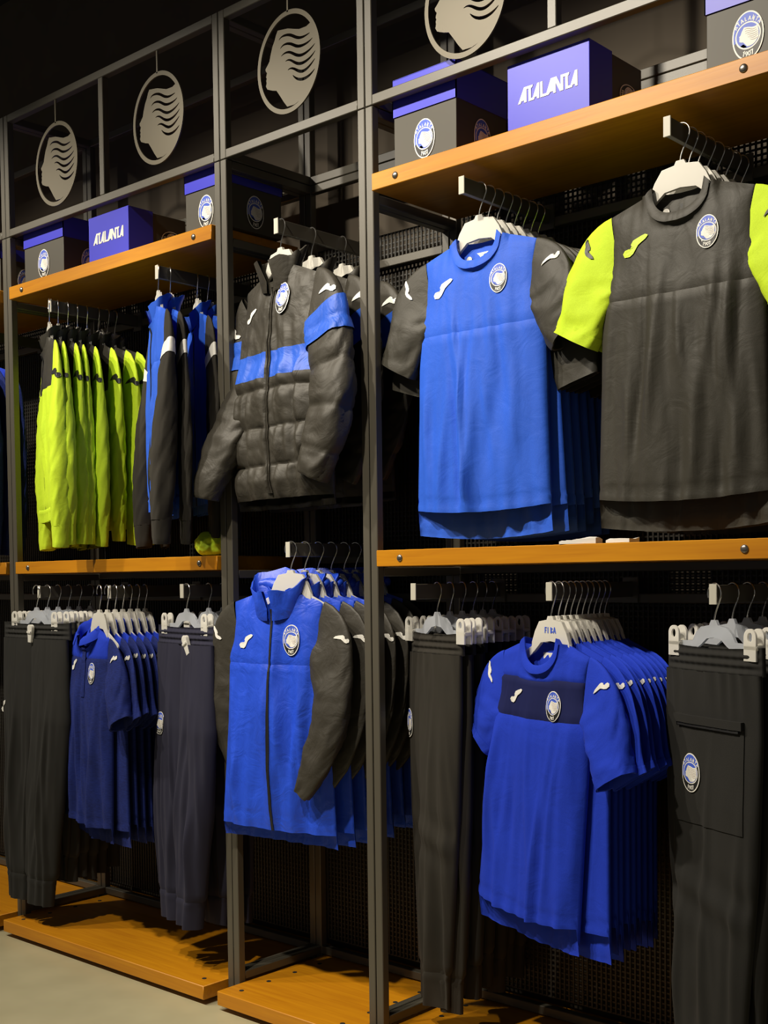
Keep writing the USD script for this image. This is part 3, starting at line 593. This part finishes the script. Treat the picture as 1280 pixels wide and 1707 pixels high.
def polo(name, label, loc, rz, seed, group=None, full=True, lean=0.0, sh=0.0, thin=1.0):
    g = thing(name, label, 'polo shirt', loc, rz, group)
    c = shirt_cloth(seed, grooves=(0.15,), lean=lean, fold=0.008, hemf=-0.735, hemb=-0.785, sh=sh, thin=thin)
    obj('yoke', c.mesh(0, 0.15, nv=14), M['royal_cotton'], g, smooth=True, label='plain royal-blue shoulder panel'); obj('body', c.mesh(0.15, 1), M['navy_melange'], g, smooth=True)
    obj('collar', moved(collar_strip(0.066, 0.026, -0.128, 0.034, 0, 30, seed, dip=0.055, fold_over=0.022), (sh, 0, 0)), M['royal_cotton'], g, smooth=True, label='turned-down royal-blue collar')
    obj('button_placket', decal(sbox(-0.014, -0.075, 0.014, 0.075), 1.0, sh, -0.262, 0.0016, c.surf, 0.0006), M['navy_melange'], g, smooth=False)
    short_sleeves(g, M['navy_melange'], seed, sh=sh, thin=thin, end=(-0.37, -0.40), mark=M['white_print'])
    crest(g, 0.064, 0.068 + sh, -0.262, c.surf, full=full); swoosh(g, 0.048, -0.080 + sh, -0.240, c.surf, M['white_print'])
    obj('neck_label', bx(-0.03 + sh, 0.03 + sh, 0.012, 0.013, -0.165, -0.132), M['label'], g, smooth=False)
    return g
def long_sleeve_pts(s, sh=0.0, bow=0.0, zend=-0.80, xo=0.0, fy=0.0):
    return [(s * 0.142 + sh, 0, -0.228), (s * 0.164 + sh, 0, -0.240), (s * 0.186 + sh, fy * .1, -0.295), (s * (0.200 + bow) + sh, fy * .4, -0.42), (s * (0.205 + bow + xo * .5) + sh, fy * .8, -0.58), (s * (0.198 + xo) + sh, fy, zend)]
def track_jacket(name, label, main, slv, loc, rz, seed, group=None, yoke=None, mark=None, hem=-0.70, zend=-0.80, cuffs=True, lean=0.0, bow=0.0, fy=0.0, stripe=None, thin=1.0):
    """Zipped training jacket: stand collar, long sleeves with cuffs."""
    g = thing(name, label, 'jacket', loc, rz, group)
    c = Cloth([(0, .156), (.1, .150), (.2, .154), (.28, .172), (.9, .180), (1, .172)], [(0, .012), (.2, .02), (.5, .022), (1, .018)], -0.128, hem, hem - 0.02, nh=0.062, nd_f=0.045, nd_b=0.01, sdrop=0.030, cx=((0, 0), (1, lean)), fold=0.009, seed=seed, grooves=(0.28, 0.93), thin=thin)
    obj('yoke', c.mesh(0, 0.28), yoke or main, g, smooth=True); obj('body', c.mesh(0.28, 0.93), main, g, smooth=True); obj('hem_band', c.mesh(0.93, 1), main, g, smooth=True)
    obj('collar', collar_strip(0.060, 0.024, -0.132, 0.048, 0.014, 50, seed, dip=0.042), yoke or main, g, smooth=True, label='standing collar')
    obj('zip', decal(sbox(-0.004, hem + 0.16 + 0.02, 0.004, 0.0), 1.0, 0, -0.178, 0.0015, c.surf, 0.0006, edge=0.03), M['black_print'], g, smooth=False)
    for i, s in enumerate((-1, 1)):
        pts = long_sleeve_pts(s, bow=bow, zend=zend, fy=fy); ra, rb = [0.076, 0.070, 0.062, 0.056, 0.050, 0.038], [0.007] + [x * thin for x in (0.020, 0.030, 0.033, 0.030, 0.024)]
        p = obj('sleeve', sleeve(pts, ra, rb, seed=seed + 3 + i, fold=0.006, sgn=s, t1=0.89, mouth=False), slv, g, smooth=True)
        obj('cuff', sleeve(pts, [r * 1.0 for r in ra], [r * .97 for r in rb], seed=seed + 3 + i, fold=0.004, sgn=s, t0=0.88), slv, p, smooth=True, label='ribbed cuff')
        if mark is not None: sleeve_mark(sleeve_fn(pts, ra, rb, seed + 3 + i, 0.006, s), s, p, mark, 0.12, 0.075, 1.6, ang=0.22)
        if stripe is not None:
            obj('shoulder_stripe', sleeve(pts, [r + 0.0015 for r in ra], [r + 0.0015 for r in rb], seed=seed + 3 + i, fold=0.006, sgn=s, t0=0.10, t1=0.155, mouth=False, per=24), stripe, p, smooth=True, label='white band round the top of the sleeve')
    return g
def windbreaker(name, label, loc, rz, seed, group=None, full=True, sh=0.0, thin=1.0):
    g = thing(name, label, 'jacket', loc, rz, group)
    c = Cloth([(0, .152), (.1, .148), (.2, .154), (.27, .170), (.55, .176), (1, .196)], [(0, .014), (.2, .026), (.5, .034), (.9, .036), (1, .030)], -0.130, -0.752, -0.790, nh=0.068, nd_f=0.03, nd_b=0.006, sdrop=0.024, cx=((0, sh), (1, sh - 0.01)), fold=0.012, fine=0.005, seed=seed, kz=3.0, grooves=(0.30, 0.955), thin=thin)
    obj('yoke', c.mesh(0, 0.30), M['royal_nylon'], g, smooth=True); obj('body', c.mesh(0.30, 1), M['royal_nylon'], g, smooth=True)
    obj('collar', moved(collar_strip(0.074, 0.034, -0.150, 0.075, 0.018, 12, seed, dip=0.055, wob=0.012, th=0.008), (sh, 0, 0)), M['royal_nylon'], g, smooth=True, label='high collar with rolled-in hood')
    a = np.linspace(0.1, math.pi - 0.1, 14); hood = np.c_[sh + 0.085 * np.cos(a), 0.012 + 0.038 * np.sin(a), -0.112 + 0.006 * np.sin(a * 3)]
    obj('rolled_hood', tube(hood, 0.020 * np.sin(np.linspace(0.25, math.pi - 0.25, 14)) + 0.004, 10), M['royal_nylon'], g, smooth=True)
    obj('zip', decal(sbox(-0.0035, -0.58, 0.0035, 0.0), 1.0, sh + 0.0, -0.172, 0.0018, c.surf, 0.0006, edge=0.02), M['black_print'], g, smooth=False, label='dark zip from collar to hem')
    for i, s in enumerate((-1, 1)):
        if s < 0: pts = [(-0.138 + sh, 0.0, -0.226), (-0.160 + sh, 0.004, -0.238), (-0.180 + sh, 0.012, -0.30), (-0.198 + sh, 0.018, -0.40), (-0.200 + sh, 0.02, -0.50), (-0.180 + sh, 0.02, -0.60)]
        else: pts = [(0.138 + sh, 0, -0.226), (0.160 + sh, -0.003, -0.238), (0.182 + sh, -0.010, -0.30), (0.192 + sh, -0.022, -0.42), (0.165 + sh, -0.040, -0.54), (0.110 + sh, -0.052, -0.645)]
        ra, rb = [0.076, 0.068, 0.056, 0.052, 0.046, 0.024], [0.008] + [x * thin for x in (0.018, 0.026, 0.026, 0.020, 0.012)]
        p = obj('sleeve', sleeve(pts, ra, rb, seed=seed + 5 + i, fold=0.007 * thin, sgn=s), M['black_nylon'], g, smooth=True, label='black nylon sleeve')
        sleeve_mark(sleeve_fn(pts, ra, rb, seed + 5 + i, 0.007 * thin, s), s, p, M['white_print'], 0.12, 0.055, 0.9, ang=0.25)
    crest(g, 0.080, 0.066 + sh, -0.252, c.surf, full=full, off=0.003); swoosh(g, 0.052, -0.094 + sh, -0.256, c.surf, M['white_print'])
    return g
def puffer(name, label, loc, rz, seed, group=None, full=True, thin=1.0):
    g = thing(name, label, 'padded jacket', loc, rz, group)
    def q(x, z, side):
        zz = (z + 0.44) / 0.098 + 0.15 * (meshkit.fbm(np.stack([x * 6, 0 * x, z * 3], -1), 2, seed) - 0.5)
        v = np.abs(np.sin(np.pi * zz)) ** 0.45 * np.abs(np.sin(np.pi * (x + 0.0) / 0.105)) ** 0.42
        w = (meshkit.fbm(np.stack([x * 26, 0 * x + 3, z * 22], -1), 3, seed + 2) - 0.5) * 0.010
        low = np.clip((-0.36 - z) / 0.06, 0, 1)
        return (0.018 * v + w) * low + w * 0.7 * (1 - low)
    c = Cloth([(0, .154), (.1, .152), (.2, .160), (.28, .184), (.6, .198), (1, .215)], [(0, .016), (.2, .030), (.5, .040), (.92, .038), (1, .026)], -0.128, -0.722, -0.745, nh=0.066, nd_f=0.035, nd_b=0.008, sdrop=0.034, fold=0.010, fine=0.005, seed=seed, quilt=q, thin=thin)
    obj('yoke', c.mesh(0, 0.36, nv=30), M['black_nylon'], g, smooth=True); obj('chest_band', c.mesh(0.36, 0.475, nv=10), M['band_nylon'], g, smooth=True, label='bright blue band across the chest')
    obj('body', c.mesh(0.475, 0.975, nv=70, nu=64), M['black_nylon'], g, smooth=True, label='quilted lower body'); obj('hem_band', c.mesh(0.975, 1.0, nv=4), M['black_nylon'], g, smooth=True)
    obj('collar', collar_strip(0.072, 0.036, -0.146, 0.070, 0.016, 24, seed, dip=0.045, wob=0.012, th=0.010), M['black_nylon'], g, smooth=True, label='padded standing collar')
    obj('zip', decal(sbox(-0.006, -0.53, 0.006, 0.0), 1.0, 0.0, -0.178, 0.003, c.surf, 0.0006, edge=0.012), M['black_nylon'], g, smooth=False)
    ql = lambda L: 0.0065 * np.abs(np.sin(np.pi * L / 0.105)) ** 0.5 - 0.004
    for i, s in enumerate((-1, 1)):
        pts = [(s * 0.140, 0.0, -0.226), (s * 0.166, -0.001, -0.240), (s * 0.198, -0.004, -0.31), (s * 0.228, -0.014, -0.43), (s * 0.224, -0.032, -0.56), (s * 0.190, -0.050, -0.68)] if s > 0 else [(s * 0.138, 0.004, -0.226), (s * 0.150, 0.010, -0.240), (s * 0.160, 0.016, -0.31), (s * 0.172, 0.0, -0.44), (s * 0.205, -0.055, -0.58), (s * 0.235, -0.095, -0.712)]
        ra, rb = [0.080, 0.078, 0.072, 0.068, 0.062, 0.044], [0.012] + [x * thin for x in (0.026, 0.036, 0.040, 0.036, 0.026)]
        p = obj('sleeve', sleeve(pts, ra, rb, seed=seed + 7 + i, fold=0.008, sgn=s, quilt=ql, per=14), M['black_nylon'], g, smooth=True, label='padded black sleeve')
        obj('sleeve_band', sleeve(pts, [r + 0.004 for r in ra], [r + 0.004 for r in rb], seed=seed + 7 + i, fold=0.008, sgn=s, quilt=ql, per=14, t0=0.13, t1=0.29, mouth=False), M['band_nylon'], p, smooth=True, label='bright blue band round the sleeve')
        sleeve_mark(sleeve_fn(pts, ra, rb, seed + 7 + i, 0.008, s, ql), s, p, M['white_print'], 0.09, 0.06, 0.9, ang=0.28)
    crest(g, 0.080, 0.052, -0.214, c.surf, full=full, off=0.0045); swoosh(g, 0.048, -0.095, -0.235, c.surf, M['white_print'])
    return g
def trousers(name, label, mat, loc, rz, seed, group=None, style='folded', crest_at=None, logo_at=None, zend=-1.0, wtop=0.135, ztop=-0.122, lean=0.0, pocket=None, cuffs=True, full=True):
    g = thing(name, label, 'trousers', loc, rz, group)
    wb = Cloth([(0, wtop), (1, wtop + 0.002)], [(0, .010), (1, .014)], ztop, ztop - 0.048, ztop - 0.048, fold=0.003, fine=0.0015, seed=seed, top_thin=False, sdrop=-0.006, ridge=0, quilt=lambda x, z, s: 0.0022 * np.sin(2 * np.pi * (z - ztop) / 0.016) + 0.0006 * np.sin(x * 310 + 9 * z))
    obj('waistband', wb.mesh(nv=36, nu=90), mat, g, smooth=True, label='gathered elastic waistband')
    z1 = ztop - 0.046; tc = 0.90 if cuffs else 2
    if style == 'folded':
        W1 = [(0, wtop), (.15, wtop * 1.02), (.45, wtop * .93), (.75, wtop * .72), (.89, wtop * .64), (.905, wtop * .56), (1, wtop * .54)]
        c = Cloth(W1, [(0, .013), (.3, .022), (1, .016)], z1, zend, zend, y0=-0.006, cx=((0, 0), (1, lean)), fold=0.010, seed=seed, kx=9, kz=2.2, top_thin=False, grooves=(0.90,), quilt=lambda x, z, s_: 0.0038 * np.sin(x * 150 + 2.5 * np.sin(x * 31 + seed) + z * 22) * np.clip(1 - (z1 - z) / 0.12, 0, 1) + 0.006 * np.sin(z * 60 + x * 25) * np.exp(-((z - z1 + 0.45) / 0.05) ** 2))
        b = Cloth(W1, [(0, .013), (.3, .020), (1, .016)], z1, zend - 0.01, zend - 0.01, y0=0.020, cx=((0, 0), (1, lean + 0.02)), fold=0.009, seed=seed + 4, kx=9, kz=2.2, top_thin=False, grooves=(0.90,))
        for k in (c, b):
            p = obj('leg', k.mesh(0, 0.90, nv=60), mat, g, smooth=True); obj('ankle_cuff', k.mesh(0.90, 1, nv=8), mat, p, smooth=True, label='ribbed ankle cuff')
    else:
        c = None
        for i, s in enumerate((-1, 1)):
            W1 = [(0, wtop * .52), (.3, wtop * .56), (.6, wtop * .50), (.89, wtop * .42), (.905, wtop * .36), (1, wtop * .35)]
            k = Cloth(W1, [(0, .014), (.3, .028), (1, .022)], z1, zend, zend, y0=-0.004 if s < 0 else -0.012, cx=((0, s * wtop * .48), (.3, s * wtop * .46), (1, s * wtop * .36 + lean)), fold=0.010, seed=seed + i, kx=10, kz=2.0, top_thin=False, grooves=(0.90,))
            p = obj('leg', k.mesh(0, 0.90, nv=60), mat, g, smooth=True); obj('ankle_cuff', k.mesh(0.90, 1, nv=8), mat, p, smooth=True, label='ribbed ankle cuff')
            if (crest_at and np.sign(crest_at[0]) == s) or c is None: c = k
    if crest_at: crest(g, crest_at[2], crest_at[0], crest_at[1], c.surf, full=full, off=0.0034 if pocket else 0.002)
    if logo_at: swoosh(g, 0.06, logo_at[0], logo_at[1], c.surf, M['white_print'])
    if pocket:
        x0, x1, za, zb = pocket
        obj('pocket', decal(sbox(x0, zb, x1, za), 1.0, 0, 0, 0.0012, c.surf, 0.0008, edge=0.012), mat, g, smooth=40); obj('pocket_welt', decal(sbox(x0, za - 0.004, x1, za + 0.012), 1.0, 0, 0, 0.008, c.surf, 0.001, edge=0.015), mat, g, smooth=40)
        obj('pocket_zip', decal(sbox(x0 + 0.01, za - 0.010, x1 - 0.01, za - 0.005), 1.0, 0, 0, 0.006, c.surf, 0.001, edge=0.02), M['black_print'], g, smooth=False)
    return g

ORD = ['front', 'second', 'third', 'fourth', 'fifth', 'sixth', 'seventh', 'eighth', 'ninth', 'tenth', 'eleventh', 'twelfth', 'thirteenth', 'fourteenth', 'fifteenth', 'sixteenth']
rng = random.Random(5)
HPROTO = {}
def hang(kind, key, y, rz, what, i, printed=False):
    x, z = RAIL[key]; loc = (x, y, z)
    if i == 0: lab = '%s hanger holding the front %s' % ('white plastic' if kind == 'plain' else 'clear clip', what)
    else: lab = '%s hanger carrying the %s %s on the rail' % ('white plastic' if kind == 'plain' else 'clear clip', ORD[i], what)
    grp = 'hangers of the ' + RN[key]
    if printed: return plain_hanger(lab, loc, rz, grp, True)
    if kind not in HPROTO:
        HPROTO[kind] = plain_hanger(lab, loc, rz, grp) if kind == 'plain' else clip_hanger(lab, loc, rz, grp)
        return HPROTO[kind]
    return copy(HPROTO[kind], loc, rz, lab, grp)
def stack(key, ys, rz, what, front, second, kind='plain', group=None, front_label=None, printed=False, jitter=0.6, alt=None):
    """front(label, loc, rz, group) builds the first garment, second(...) the next, copies of it follow."""
    x, z = RAIL[key]; proto = None; protos = []
    for i, y in enumerate(ys):
        r = rz + (rng.uniform(-jitter, jitter) if i else 0)
        if abs(rz) > 25 and y > 0.12: r *= 1 - 6.0 * (y - 0.12)
        hang(kind, key, y, r, what, i, printed and i == 0)
        lab = front_label if i == 0 and front_label else '%s %s back from the front of its rail' % (ORD[i], what)
        loc = (x, y, z)
        if i == 0: front(lab, loc, r, group)
        elif len(protos) < (2 if alt else 1): protos.append((second if not protos else alt)(lab, loc, r, group))
        else: copy(protos[i % len(protos)], loc, r, lab, group, (1, 1, 1 + rng.uniform(-0.025, 0.008)))

stack('URA', [0.046, 0.080, 0.114, 0.148, 0.182, 0.216, 0.250, 0.280], 0, 'blue shirt with black sleeves',
      lambda l, p, r, g: training_shirt('training_shirt', l, (M['royal'], M['black']), p, r, 3, g),
      lambda l, p, r, g: training_shirt('training_shirt', l, (M['royal'], M['black']), p, r, 14, g, full=False, lean=0.02, thin=0.45, sl_end=(-0.45, -0.475)), group='blue training shirts with black sleeves',
      front_label='bright blue short-sleeved shirt with black sleeves at the front of its rail')
stack('URB', [0.035, 0.070, 0.105, 0.145, 0.185, 0.225, 0.262, 0.298], 0, 'black shirt with lime sleeves',
      lambda l, p, r, g: training_shirt('training_shirt', l, (M['black'], M['lime']), p, r, 6, g, print_mat=M['lime_print']),
      lambda l, p, r, g: training_shirt('training_shirt', l, (M['black'], M['lime']), p, r, 17, g, full=False, print_mat=M['lime_print'], lean=0.015, thin=0.45), group='black training shirts with lime sleeves',
      front_label='black short-sleeved shirt with lime sleeves at the front of its rail')
stack('LRB', [-0.012, 0.016, 0.040, 0.064, 0.088, 0.112, 0.136, 0.160, 0.184, 0.206], -20, 'blue tee shirt with navy chest band',
      lambda l, p, r, g: band_tee('band_tee_shirt', l, p, r, 22, g, lean=-0.085, sh=-0.022),
      lambda l, p, r, g: band_tee('band_tee_shirt', l, p, r, 33, g, full=False, lean=-0.02, thin=0.28), group='blue tee shirts with navy chest bands', printed=True,
      front_label='royal blue tee shirt with navy chest band at the front of its rail')
stack('LLB', [-0.056, -0.028, 0.000, 0.028, 0.056, 0.084, 0.112], -14, 'navy polo shirt',
      lambda l, p, r, g: polo('polo_shirt', l, p, r, 41, g, lean=-0.05, sh=-0.075),
      lambda l, p, r, g: polo('polo_shirt', l, p, r, 52, g, full=False, thin=0.35, sh=-0.045), group='navy polo shirts with blue shoulders',
      front_label='navy polo shirt with royal blue shoulders at the front of its rail')
stack('LM', [-0.010, 0.040, 0.090, 0.140, 0.190, 0.235, 0.28], 6, 'blue windbreaker with black sleeves',
      lambda l, p, r, g: windbreaker('windbreaker', l, p, r, 61, g, sh=-0.045),
      lambda l, p, r, g: windbreaker('windbreaker', l, p, r, 66, g, full=False, sh=-0.03, thin=0.45), group='blue windbreakers with black sleeves',
      front_label='shiny blue zipped windbreaker with black sleeves at the front of its rail')
stack('UM', [-0.004, 0.108, 0.225], -8, 'black padded jacket',
      lambda l, p, r, g: puffer('padded_jacket', l, p, r, 71, g),
      lambda l, p, r, g: puffer('padded_jacket', l, p, r, 78, g, full=False, thin=0.45), group='black padded jackets with blue bands',
      front_label='black padded jacket with blue chest band at the front of its rail')
stack('ULA', [-0.024, 0.008, 0.044, 0.080, 0.116, 0.160, 0.196, 0.225], -27, 'lime jacket',
      lambda l, p, r, g: track_jacket('track_jacket', l, M['lime'], M['lime'], p, r, 81, g, zend=-0.785, yoke=M['black'], mark=M['black_print']),
      lambda l, p, r, g: track_jacket('track_jacket', l, M['lime'], M['lime'], p, r, 87, g, yoke=M['black'], mark=M['black_print'], bow=0.012, zend=-0.775, thin=0.75), group='lime jackets with black shoulders', jitter=1.5,
      alt=lambda l, p, r, g: track_jacket('track_jacket', l, M['lime'], M['lime'], p, r, 92, g, yoke=M['black'], mark=M['black_print'], bow=-0.01, zend=-0.775, thin=0.75), front_label='lime jacket with black shoulders and collar, first on its rail')
stack('ULB', [-0.017, 0.026, 0.125, 0.165], -30, 'blue jacket with black sleeves',
      lambda l, p, r, g: track_jacket('blue_jacket', l, M['royal'], M['black_fleece'], p, r, 95, g, stripe=M['white_print'], fy=-0.03),
      lambda l, p, r, g: track_jacket('blue_jacket', l, M['royal'], M['black_fleece'], p, r, 99, g, stripe=M['white_print'], bow=0.01, thin=0.45), group='blue jackets with long black sleeves',
      front_label='blue jacket with long black sleeves, first on its rail beside the post')
stack('FLA', [-0.02, 0.03, 0.08], 0, 'blue top',
      lambda l, p, r, g: track_jacket('blue_jacket', l, M['royal_cotton'], M['navy_melange'], p, r, 103, g),
      lambda l, p, r, g: track_jacket('blue_jacket', l, M['royal_cotton'], M['navy_melange'], p, r, 105, g, thin=0.45), group='blue tops at the left edge', front_label='blue top cut off by the left edge, first on its rail')
stack('LRC', [-0.014, 0.063, 0.130, 0.20], -25, 'pair of black zip-pocket joggers',
      lambda l, p, r, g: trousers('joggers', l, M['black_jogger'], p, r, 111, g, crest_at=(-0.036, -0.370, 0.078), wtop=0.142, zend=-1.02, pocket=(-0.090, 0.112, -0.268, -0.47), lean=0.0),
      lambda l, p, r, g: trousers('joggers', l, M['black_jogger'], p, r, 115, g, wtop=0.140, zend=-1.0), kind='clip', group='black zip-pocket joggers', jitter=4,
      front_label='black joggers with zipped pocket and thigh crest, first on their rail')
stack('LRA', [0.068, 0.117, 0.165, 0.21, 0.25, 0.29], -18, 'pair of brownish black joggers',
      lambda l, p, r, g: trousers('joggers', l, M['black_fleece'], p, r, 121, g, crest_at=(-0.100, -0.345, 0.072), wtop=0.112, zend=-1.03, lean=-0.02),
      lambda l, p, r, g: trousers('joggers', l, M['black_jogger'], p, r, 125, g, wtop=0.112, zend=-1.0), kind='clip', group='brownish black joggers', jitter=4,
      front_label='brownish black joggers beside the windbreakers, first on their rail')
stack('LLC', [-0.004, 0.077, 0.13], -10, 'pair of navy joggers',
      lambda l, p, r, g: trousers('joggers', l, M['navy_jogger'], p, r, 131, g, style='open', crest_at=(-0.095, -0.40, 0.066), wtop=0.165, zend=-0.975, lean=-0.05),
      lambda l, p, r, g: trousers('joggers', l, M['navy_jogger'], p, r, 135, g, wtop=0.14, zend=-0.98), kind='clip', group='navy joggers', jitter=4,
      front_label='washed navy joggers with thigh crest, first on their rail beside the post')
stack('LLA', [-0.030, 0.010, 0.050, 0.090, 0.130, 0.175], 0, 'pair of left-edge black joggers',
      lambda l, p, r, g: trousers('joggers', l, M['black_jogger'], p, r, 141, g, style='open', logo_at=(-0.18, -0.395), wtop=0.19, zend=-1.03, lean=-0.06),
      lambda l, p, r, g: trousers('joggers', l, M['black_jogger'], p, r, 145, g, wtop=0.15, zend=-0.95), kind='clip', group='black joggers at the left edge', jitter=3,
      front_label='black joggers with white thigh logo at the left edge')

# loose things lying on the middle shelves
def sheet(name, label, cat_, loc, rz, w, d, mat, seed, h=0.006):
    t = thing(name, label, cat_, loc, rz)
    n = 14; u, v = np.meshgrid(np.linspace(-w / 2, w / 2, n), np.linspace(-d / 2, d / 2, n)); q = meshkit.fbm(np.stack([u * 30 + seed, v * 30, 0 * u], -1), 2, seed) * h + 0.0022
    top = np.stack([u, v, q], -1).reshape(-1, 3); bot = top * [1, 1, 0] + [0, 0, 0.0005]; V = np.vstack([top, bot]); F = []
    for i in range(n - 1):
        for j in range(n - 1):
            a = i * n + j; F += [[a, a + 1, a + n + 1], [a, a + n + 1, a + n]]; b = a + n * n; F += [[b, b + n + 1, b + 1], [b, b + n, b + n + 1]]
    for i in range(n - 1):
        for a, b in ((i, i + 1), ((n - 1) * n + i + 1, (n - 1) * n + i), ((i + 1) * n, i * n), (i * n + n - 1, (i + 1) * n + n - 1)): F += [[a, a + n * n, b + n * n], [a, b + n * n, b]]
    obj('sheet', trimesh.Trimesh(V, F, process=False), mat, t, smooth=30); return t
sheet('swing_tag', 'larger white paper tag lying on the middle shelf between the blue and black shirts', 'tag', (0.600, 0.012, Z_MS), 8, 0.085, 0.035, M['label'], 3, 0.016)
sheet('swing_tag', 'smaller white paper tag lying on the middle shelf under the black shirt', 'tag', (0.700, 0.016, Z_MS), -6, 0.060, 0.035, M['label'], 8, 0.012)
ft = thing('folded_jacket', 'crumpled lime jacket lying on the middle shelf beside the post', 'jacket', (-0.650, 0.045, Z_MS))
m = trimesh.creation.icosphere(4, 1.0); v = m.vertices * [0.062, 0.045, 0.035]; v = v * (0.75 + 0.55 * meshkit.fbm(v * 28 + 5, 3, 4))[:, None]; v[:, 2] -= v[:, 2].min(); v[:, 2] = np.maximum(v[:, 2], 0.0005)
obj('crumpled_cloth', trimesh.Trimesh(v, m.faces, process=False), M['lime'], ft, smooth=True)

def loose_clip(key, y, rz, x, z, tilt, lab):
    rx, rz0 = RAIL[key]; a = math.radians(rz); t = thing('trouser_clip', lab, 'clip', (rx + x * math.cos(a), y + x * math.sin(a), rz0 + z), rz, 'loose white trouser clips')
    g = affinity.rotate(unary_union([affinity.scale(Point(0, 0.016).buffer(0.013), 1, 0.9), Polygon([(-0.013, 0.016), (0.013, 0.016), (0.008, -0.030), (-0.008, -0.030)])]), tilt, origin=(0, 0))
    obj('clip_front', moved(extr(g, 0.005), (0, -0.027, 0)), M['plastic'], t, smooth=30); obj('spring', moved(extr(affinity.rotate(sbox(-0.010, 0.000, 0.010, 0.006), tilt, origin=(0, 0)), 0.004), (0, -0.032, 0)), M['plastic'], t, smooth=30)
    obj('clip_back', moved(extr(g, 0.004), (0, -0.0215, 0)), M['plastic'], t, smooth=30)
loose_clip('LLC', -0.004, -10, 0.045, -0.168, 28, 'loose white clip tilted on the waistband of the washed navy joggers')
loose_clip('LLA', -0.030, 0, 0.005, -0.150, -4, 'loose white clip on the waistband of the black joggers at the left edge')
